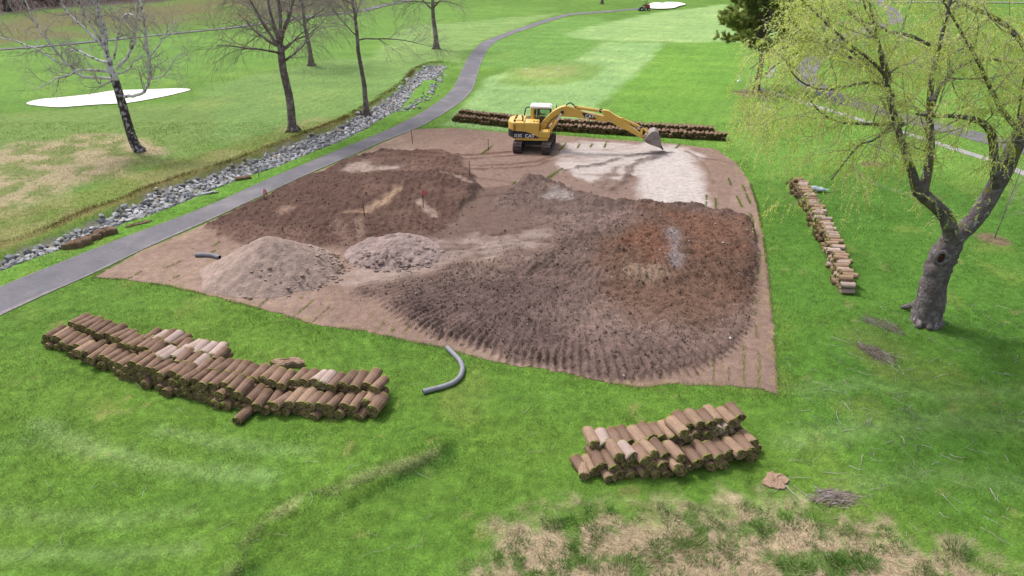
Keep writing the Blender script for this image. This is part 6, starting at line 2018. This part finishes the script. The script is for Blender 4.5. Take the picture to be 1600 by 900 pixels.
def build_grass():
    rg = np.random.default_rng(17)
    Vs, Cs = [], []
    def bare(x, y):
        return (sd(SITE, x, y, reach=1) > 0.02 + 0.05 * rg.normal(size=len(x))) & (sd(MAIN, x, y, reach=1) > 0.0 + 0.03 * rg.normal(size=len(x)))
    for y0, y1, dens in ((10.2, 17, 1000), (17, 24, 480), (24, 36, 180), (36, 56, 60)):
        n = int(dens * (y1 - y0) * 1.34 * ((y0 + y1) / 2 + 8))
        y = rg.uniform(y0, y1, n)
        x = rg.uniform(-1, 1, n) * (0.75 * (0.8926 * y + 5.9) + 0.6)
        keep = bare(x, y) & (sd(RIP, x, y, reach=1) > 0.1)
        x, y = x[keep], y[keep]
        dd = sd(DEAD, x, y, reach=3)
        n = len(x)
        sc = y / 14.0
        clump = fbm(x * 1.1, y * 1.1, 501, 3)
        L = rg.uniform(.035, .075, n) * (1 + 0.5 * clump) * (0.75 + 0.25 * sc)
        ds = sd(SCARP, x, y, closed=False, reach=2)
        L *= 1 + 1.2 * np.exp(-((ds - 0.25) / 0.35) ** 2)
        L *= 1 + 0.8 * smooth(1.0, -0.2, np.abs(sd(SITE, x, y, reach=2)) - 0.1)
        W = .0095 * sc * rg.uniform(.7, 1.3, n)
        wx, wy = 0.9 * fbm(x * 0.5, y * 0.5, 502, 2), 0.9 * fbm(x * 0.5, y * 0.5, 503, 2)
        c = lawn_col(x, y) * 1.3 * (0.5 + 1.0 * rg.random(n))[:, None]
        tone = rg.random(n)
        c = np.where((tone < 0.10)[:, None], c * np.array([1.35, 1.12, 1.3]), c)
        thin = rg.random(n) < np.where(dd < 0.3, 0.30, 1.0)
        V = blades(x[thin], y[thin], L[thin], W[thin], None, 0.8, rg, (wx[thin], wy[thin]))
        Vs.append(V); Cs.append(np.repeat(c[thin], 3, 0))
    V = np.concatenate(Vs); C = np.concatenate(Cs)
    mb = MB(); mb.add(V, np.arange(len(V)).reshape(-1, 3))
    tag(mb.build("grass", M_blade, col=np.clip(C, 0, 1)), kind="stuff")
    print("grass blades", len(V) // 3)
    # strips of grass left between the cut lanes
    Vs, Cs = [], []
    segs = [((200, 437), (222, 425)), ((256, 421), (285, 408)), ((270, 437), (292, 426)), ((330, 395), (352, 385)), ((332, 386), (345, 379)), ((455, 500), (490, 470)), ((487, 505), (516, 480)), ((525, 512), (538, 502)), ((583, 523), (607, 499)),
            ((600, 527), (618, 514)), ((565, 498), (580, 490)), ((633, 518), (640, 510)), ((400, 456), (410, 450)), ((405, 480), (420, 467)), ((470, 468), (488, 452)), ((535, 412), (555, 400)), ((992, 597), (995, 582)), ((1090, 588), (1096, 566)), ((1115, 602), (1115, 560)),
            ((1139, 600), (1139, 548)), ((1162, 600), (1162, 540)), ((1186, 603), (1186, 548)), ((1183, 530), (1180, 508)), ((1179, 495), (1180, 464)), ((1183, 440), (1185, 400)), ((1172, 335), (1177, 350)), ((1160, 290), (1172, 318)), ((1103, 325), (1104, 305)), ((1118, 330), (1118, 310)),
            ((1150, 305), (1160, 325)), ((1136, 276), (1142, 290)), ((850, 282), (880, 264)), ((793, 300), (806, 289)), ((856, 282), (868, 272)), ((872, 238), (884, 225)), ((902, 232), (908, 222)), ((922, 231), (928, 222)), ((944, 231), (948, 222)), ((737, 288), (728, 278)), ((752, 243), (770, 228)), ((1056, 233), (1062, 226))]
    for (a, b) in segs:
        p, q = G(*a), G(*b)
        Ls = np.linalg.norm(q - p)
        n = int(90 * Ls) + 20
        t = rg.random(n)
        on = vnoise(t * Ls * 1.6, np.full(n, a[0] * 1.0), 505) > 0.32
        t = t[on]
        x = p[0] + (q[0] - p[0]) * t + rg.normal(size=len(t)) * 0.035
        y = p[1] + (q[1] - p[1]) * t + rg.normal(size=len(t)) * 0.035
        sc = y / 16
        V = blades(x, y, rg.uniform(.04, .09, len(t)) * np.sqrt(sc), .013 * sc, None, 0.7, rg)
        V[:, 2] += np.repeat(soil_fields(x, y)[0], 3)
        base = alb(168, 186, 92) if rg.random() < 0.6 else alb(200, 194, 124)
        Vs.append(V); Cs.append(np.repeat(base * rg.uniform(.7, 1.3, len(t))[:, None], 3, 0))
    V = np.concatenate(Vs); C = np.concatenate(Cs)
    mb = MB(); mb.add(V, np.arange(len(V)).reshape(-1, 3))
    tag(mb.build("grass_remnants", M_blade, col=C), kind="stuff")
    Q = np.concatenate([SITE, SITE[:1]])
    s = np.concatenate([[0], np.cumsum(np.linalg.norm(np.diff(Q, axis=0), axis=1))])
    u = rg.random(16000) * s[-1]
    x = np.interp(u, s, Q[:, 0]) + rg.normal(size=16000) * .05; y = np.interp(u, s, Q[:, 1]) + rg.normal(size=16000) * .05
    k = (fbm(u * 0.8, u * 0, 511, 3) > -0.35) & (y < 40) & (sd(MAIN, x, y, reach=2) > 0.15)
    x, y = x[k], y[k]; n = len(x)
    sc = y / 18
    cx, cy = SITE.mean(0)
    dx, dy = cx - x, cy - y
    l = np.hypot(dx, dy)
    V = blades(x, y, rg.uniform(.05, .13, n), .011 * sc * rg.uniform(.7, 1.3, n), None, .7, rg, (dx / l * .8, dy / l * .8))
    V[:, 2] += 0.02
    tone = rg.random(n)[:, None]
    c = np.where(tone < .35, alb(206, 190, 138), lawn_col(x, y) * 1.35) * rg.uniform(.7, 1.2, n)[:, None]
    mb = MB(); mb.add(V, np.arange(len(V)).reshape(-1, 3))
    tag(mb.build("turf_fringe", M_blade, col=np.repeat(np.clip(c, 0, 1), 3, 0)), kind="stuff")
    # long dry grass along the ditch bank
    P = RIP_TOP
    s = np.concatenate([[0], np.cumsum(np.linalg.norm(np.diff(P, axis=0), axis=1))])
    n = 11000
    u = rg.random(n) ** 1.25 * s[-1]
    nx = np.interp(u, s, P[:, 0]) - 0.22 + rg.normal(size=n) * 0.22; ny = np.interp(u, s, P[:, 1]) + 0.34 + rg.normal(size=n) * 0.26
    cl = smooth(-0.35, 0.35, fbm(nx * 0.7, ny * 0.7, 506, 3))
    k = rg.random(n) < 0.35 + 0.65 * cl
    nx, ny = nx[k], ny[k]; n = len(nx)
    sc = ny / 30
    tone = rg.random(n)
    yl = smooth(0.1, 0.5, fbm(nx * 0.5, ny * 0.5, 507, 2))[:, None]
    c = np.where((tone < .5)[:, None], alb(146, 118, 80), np.where((tone < .8)[:, None], alb(176, 154, 104), alb(146, 150, 72)))
    c = c * (1 - 0.5 * yl) + alb(158, 146, 44) * 0.5 * yl
    V = blades(nx, ny, rg.uniform(.09, .2, n), .022 * sc * rg.uniform(.6, 1.3, n), None, 0.8, rg, (np.full(n, .25), np.full(n, -.3)))
    mb = MB(); mb.add(V, np.arange(len(V)).reshape(-1, 3))
    tag(mb.build("bank_grass", M_straw, col=np.repeat(c * rg.uniform(.7, 1.25, n)[:, None], 3, 0)), kind="stuff")
    t = rg.random(5200)
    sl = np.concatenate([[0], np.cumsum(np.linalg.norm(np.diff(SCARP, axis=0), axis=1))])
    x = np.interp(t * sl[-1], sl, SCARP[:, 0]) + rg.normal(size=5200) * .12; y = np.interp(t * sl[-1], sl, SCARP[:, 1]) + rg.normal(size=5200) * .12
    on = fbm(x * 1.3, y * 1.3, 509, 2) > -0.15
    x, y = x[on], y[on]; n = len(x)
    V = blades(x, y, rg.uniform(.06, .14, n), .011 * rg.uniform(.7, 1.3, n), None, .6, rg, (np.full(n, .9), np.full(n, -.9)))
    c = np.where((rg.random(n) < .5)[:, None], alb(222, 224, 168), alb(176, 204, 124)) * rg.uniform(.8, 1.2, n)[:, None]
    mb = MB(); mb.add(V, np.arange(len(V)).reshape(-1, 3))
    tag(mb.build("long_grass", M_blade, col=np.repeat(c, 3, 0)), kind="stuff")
    # straw lying over the dead patch
    n = 42000
    x = rg.uniform(DEAD[:, 0].min(), DEAD[:, 0].max(), n); y = rg.uniform(9.5, DEAD[:, 1].max(), n)
    dn = sd(DEAD, x, y, reach=3) + 0.25 + 0.9 * fbm(x * 1.4, y * 1.4, 33, 3)
    k = (rg.random(n) < smooth(0.8, -0.8, dn)) & (np.abs(x) < .8 * y + 5)
    x, y = x[k], y[k]; n = len(x)
    tn = smooth(-0.45, 0.1, fbm(x * 2.0, y * 2.0, 34, 4))
    g_ = rg.random(n) > 0.15 + 0.8 * tn
    c = np.where(g_[:, None], alb(118, 152, 70), np.where((rg.random(n) < .5)[:, None], alb(226, 204, 172), alb(196, 170, 142))) * rg.uniform(.75, 1.2, n)[:, None]
    fl = fbm(x * .4, y * .4, 508, 2) * 3
    V = blades(x, y, rg.uniform(.08, .2, n), .011 * rg.uniform(.7, 1.4, n), None, 1.0, rg, (np.cos(fl) * 1.6, np.sin(fl) * 1.6))
    mb = MB(); mb.add(V, np.arange(len(V)).reshape(-1, 3))
    tag(mb.build("dead_grass", M_straw, col=np.repeat(c, 3, 0)), kind="stuff")
    # small tufts over the patch, joined; the distinct tussocks are things of their own
    def tuft(cx, cy, rad, h, nb, pal, flat=0.8):
        r_ = rad * np.sqrt(rg.random(nb)); a = rg.random(nb) * 6.283
        x, y = cx + r_ * np.cos(a), cy + r_ * np.sin(a)
        out = 1.1 * r_ / rad
        V = blades(x, y, h * rg.uniform(.55, 1.1, nb), .013 * rg.uniform(.7, 1.4, nb), None, 0.45, rg, (np.cos(a) * out, np.sin(a) * out))
        c = np.array(pal)[rg.integers(len(pal), size=nb)] * rg.uniform(.7, 1.25, nb)[:, None]
        return V, np.repeat(c, 3, 0)
    GR = [alb(92, 146, 56), alb(108, 162, 64), alb(126, 174, 82)]
    PA = [alb(214, 206, 160), alb(190, 192, 134), alb(166, 176, 112)]
    Vs, Cs = [], []
    m = 0
    while m < 190:
        px, py = rg.uniform(740, 1590), rg.uniform(785, 915)
        g = G(px, py)
        if sd(DEAD, np.array([g[0]]), np.array([g[1]]), reach=2)[0] > -0.1: continue
        if fbm(np.array([g[0] * .9]), np.array([g[1] * .9]), 34, 3)[0] > 0.45: continue
        rad = rg.uniform(.08, .22)
        V, C = tuft(g[0], g[1], rad, rg.uniform(.09, .19), int(420 * rad), GR if rg.random() < .85 else PA)
        Vs.append(V); Cs.append(C); m += 1
    V = np.concatenate(Vs); C = np.concatenate(Cs)
    mb = MB(); mb.add(V, np.arange(len(V)).reshape(-1, 3))
    tag(mb.build("grass_tufts", M_blade, col=C), kind="stuff")
    for px, py, rad, h, pal, lab in ((1074, 853, .38, .24, PA, "large pale tussock of dry grass in the bare patch"), (1495, 860, .30, .24, [alb(132, 164, 96), alb(100, 144, 70)], "bluish green tussock at the outer edge of the bare patch"),
                                     (1137, 858, .25, .2, GR, "green tussock right beside the large pale one"), (1028, 868, .32, .2, GR, "broad green tussock in front of the large pale one"), (872, 820, .17, .17, GR, "dark green tussock nearest the low end of the short pile"),
                                     (956, 801, .12, .16, GR, "small upright tussock at the front edge below the short pile"), (1350, 880, .32, .2, GR, "wide green tussock between two straw hollows"), (1310, 885, .26, .2, GR, "green tussock close to the wide one by the straw hollow"),
                                     (1050, 812, .30, .14, GR, "flat green tussock at the top of the bare patch"), (875, 890, .25, .17, GR, "ragged green tussock at the bottom corner of the bare patch"), (970, 893, .28, .17, GR, "bright green tussock at the bottom edge under the bare straw")):
        g = G(px, py)
        V, C = tuft(g[0], g[1], rad, h, int(900 * rad), pal)
        o = thing("grass_tussock", lab, "grass tussock", (g[0], g[1], gz(*g)), 0, "tussocks in the bare patch")
        mb = MB(); mb.add(V - np.array(o.location), np.arange(len(V)).reshape(-1, 3))
        mb.build("blades", M_blade, o, col=C)["kind"] = "stuff"
build_grass()

# ------------------------------------------------------------------ fallen twigs
def litter():
    rg = np.random.default_rng(29)
    mb = MB()
    def twig(cx, cy, L, r, lift=0.012, m=0, curv=.5):
        a = rg.random() * 6.283
        n = 6
        pts = [(cx, cy)]
        for k in range(n):
            a += rg.normal() * curv * .5
            pts.append((pts[-1][0] + math.cos(a) * L / n, pts[-1][1] + math.sin(a) * L / n))
        P = np.array(pts)
        z = ground_h(P[:, 0], P[:, 1]) + lift + rg.random(n + 1) * 0.03 + 0.02
        tube(mb, np.c_[P, z], np.linspace(r, r * .4, n + 1), 3, cap=False, m=m)
    k = 0
    while k < 300:
        px, py = rg.uniform(1210, 1600), rg.uniform(470, 850)
        if py > 640 + 0.62 * (1600 - px) and rg.random() < .5: continue
        g = G(px, py)
        if sd(SITE, np.array([g[0]]), np.array([g[1]]))[0] < 0.1 or sd(DEAD, np.array([g[0]]), np.array([g[1]]))[0] < 0: continue
        twig(g[0], g[1], rg.uniform(.15, .8), rg.uniform(.003, .009), m=int(rg.random() < .55)); k += 1
    for k in range(70):
        g = G(rg.uniform(20, 880), rg.uniform(560, 890))
        twig(g[0], g[1], rg.uniform(.15, .6), rg.uniform(.003, .006), m=1)
    tag(mb.build("fallen_twigs", [M_twig, M_twigp]), kind="stuff")
    def heap_(cx, cy, rx, ry, n, H, lab, ang):
        nonlocal mb
        mb = MB()
        c, s = math.cos(ang), math.sin(ang)
        for k in range(n):
            a, q = rg.random() * 6.283, math.sqrt(rg.random())
            u, v = rx * q * math.cos(a), ry * q * math.sin(a)
            x, y = cx + u * c - v * s, cy + u * s + v * c
            L = rg.uniform(.2, .7)
            b = ang + rg.normal() * .6
            p = np.array([x, y, gz(x, y) + 0.02 + rg.random() * H * (1 - q)])
            d = np.array([math.cos(b), math.sin(b), rg.normal() * .12])
            tube(mb, [p - d * L / 2, p + rg.normal(size=3) * .03, p + d * L / 2 + (0, 0, .01)], [.007, .006, .003], 3, cap=False, m=int(rg.random() < .35))
        o = mb.build("brush_pile", [M_twigb, M_twigp])
        tag(o, lab, "brush pile")
    g = G(1304, 779); heap_(g[0], g[1], .55, .32, 170, .16, "tangle of grey fallen twigs on the grass beyond the torn sod", 0.1)
    g = G(1368, 553); heap_(g[0], g[1], .75, .35, 190, .08, "long drift of brown twigs on the grass by the willow foot", 2.0)
    g = G(1376, 507); heap_(g[0], g[1], .85, .40, 130, .05, "thin scatter of brown twigs nearest the willow roots", 2.3)
M_twigb = mat("brown_twig", T(alb(172, 150, 138)), 0.9, 0.1, nscale=2, namp=.3)
litter()
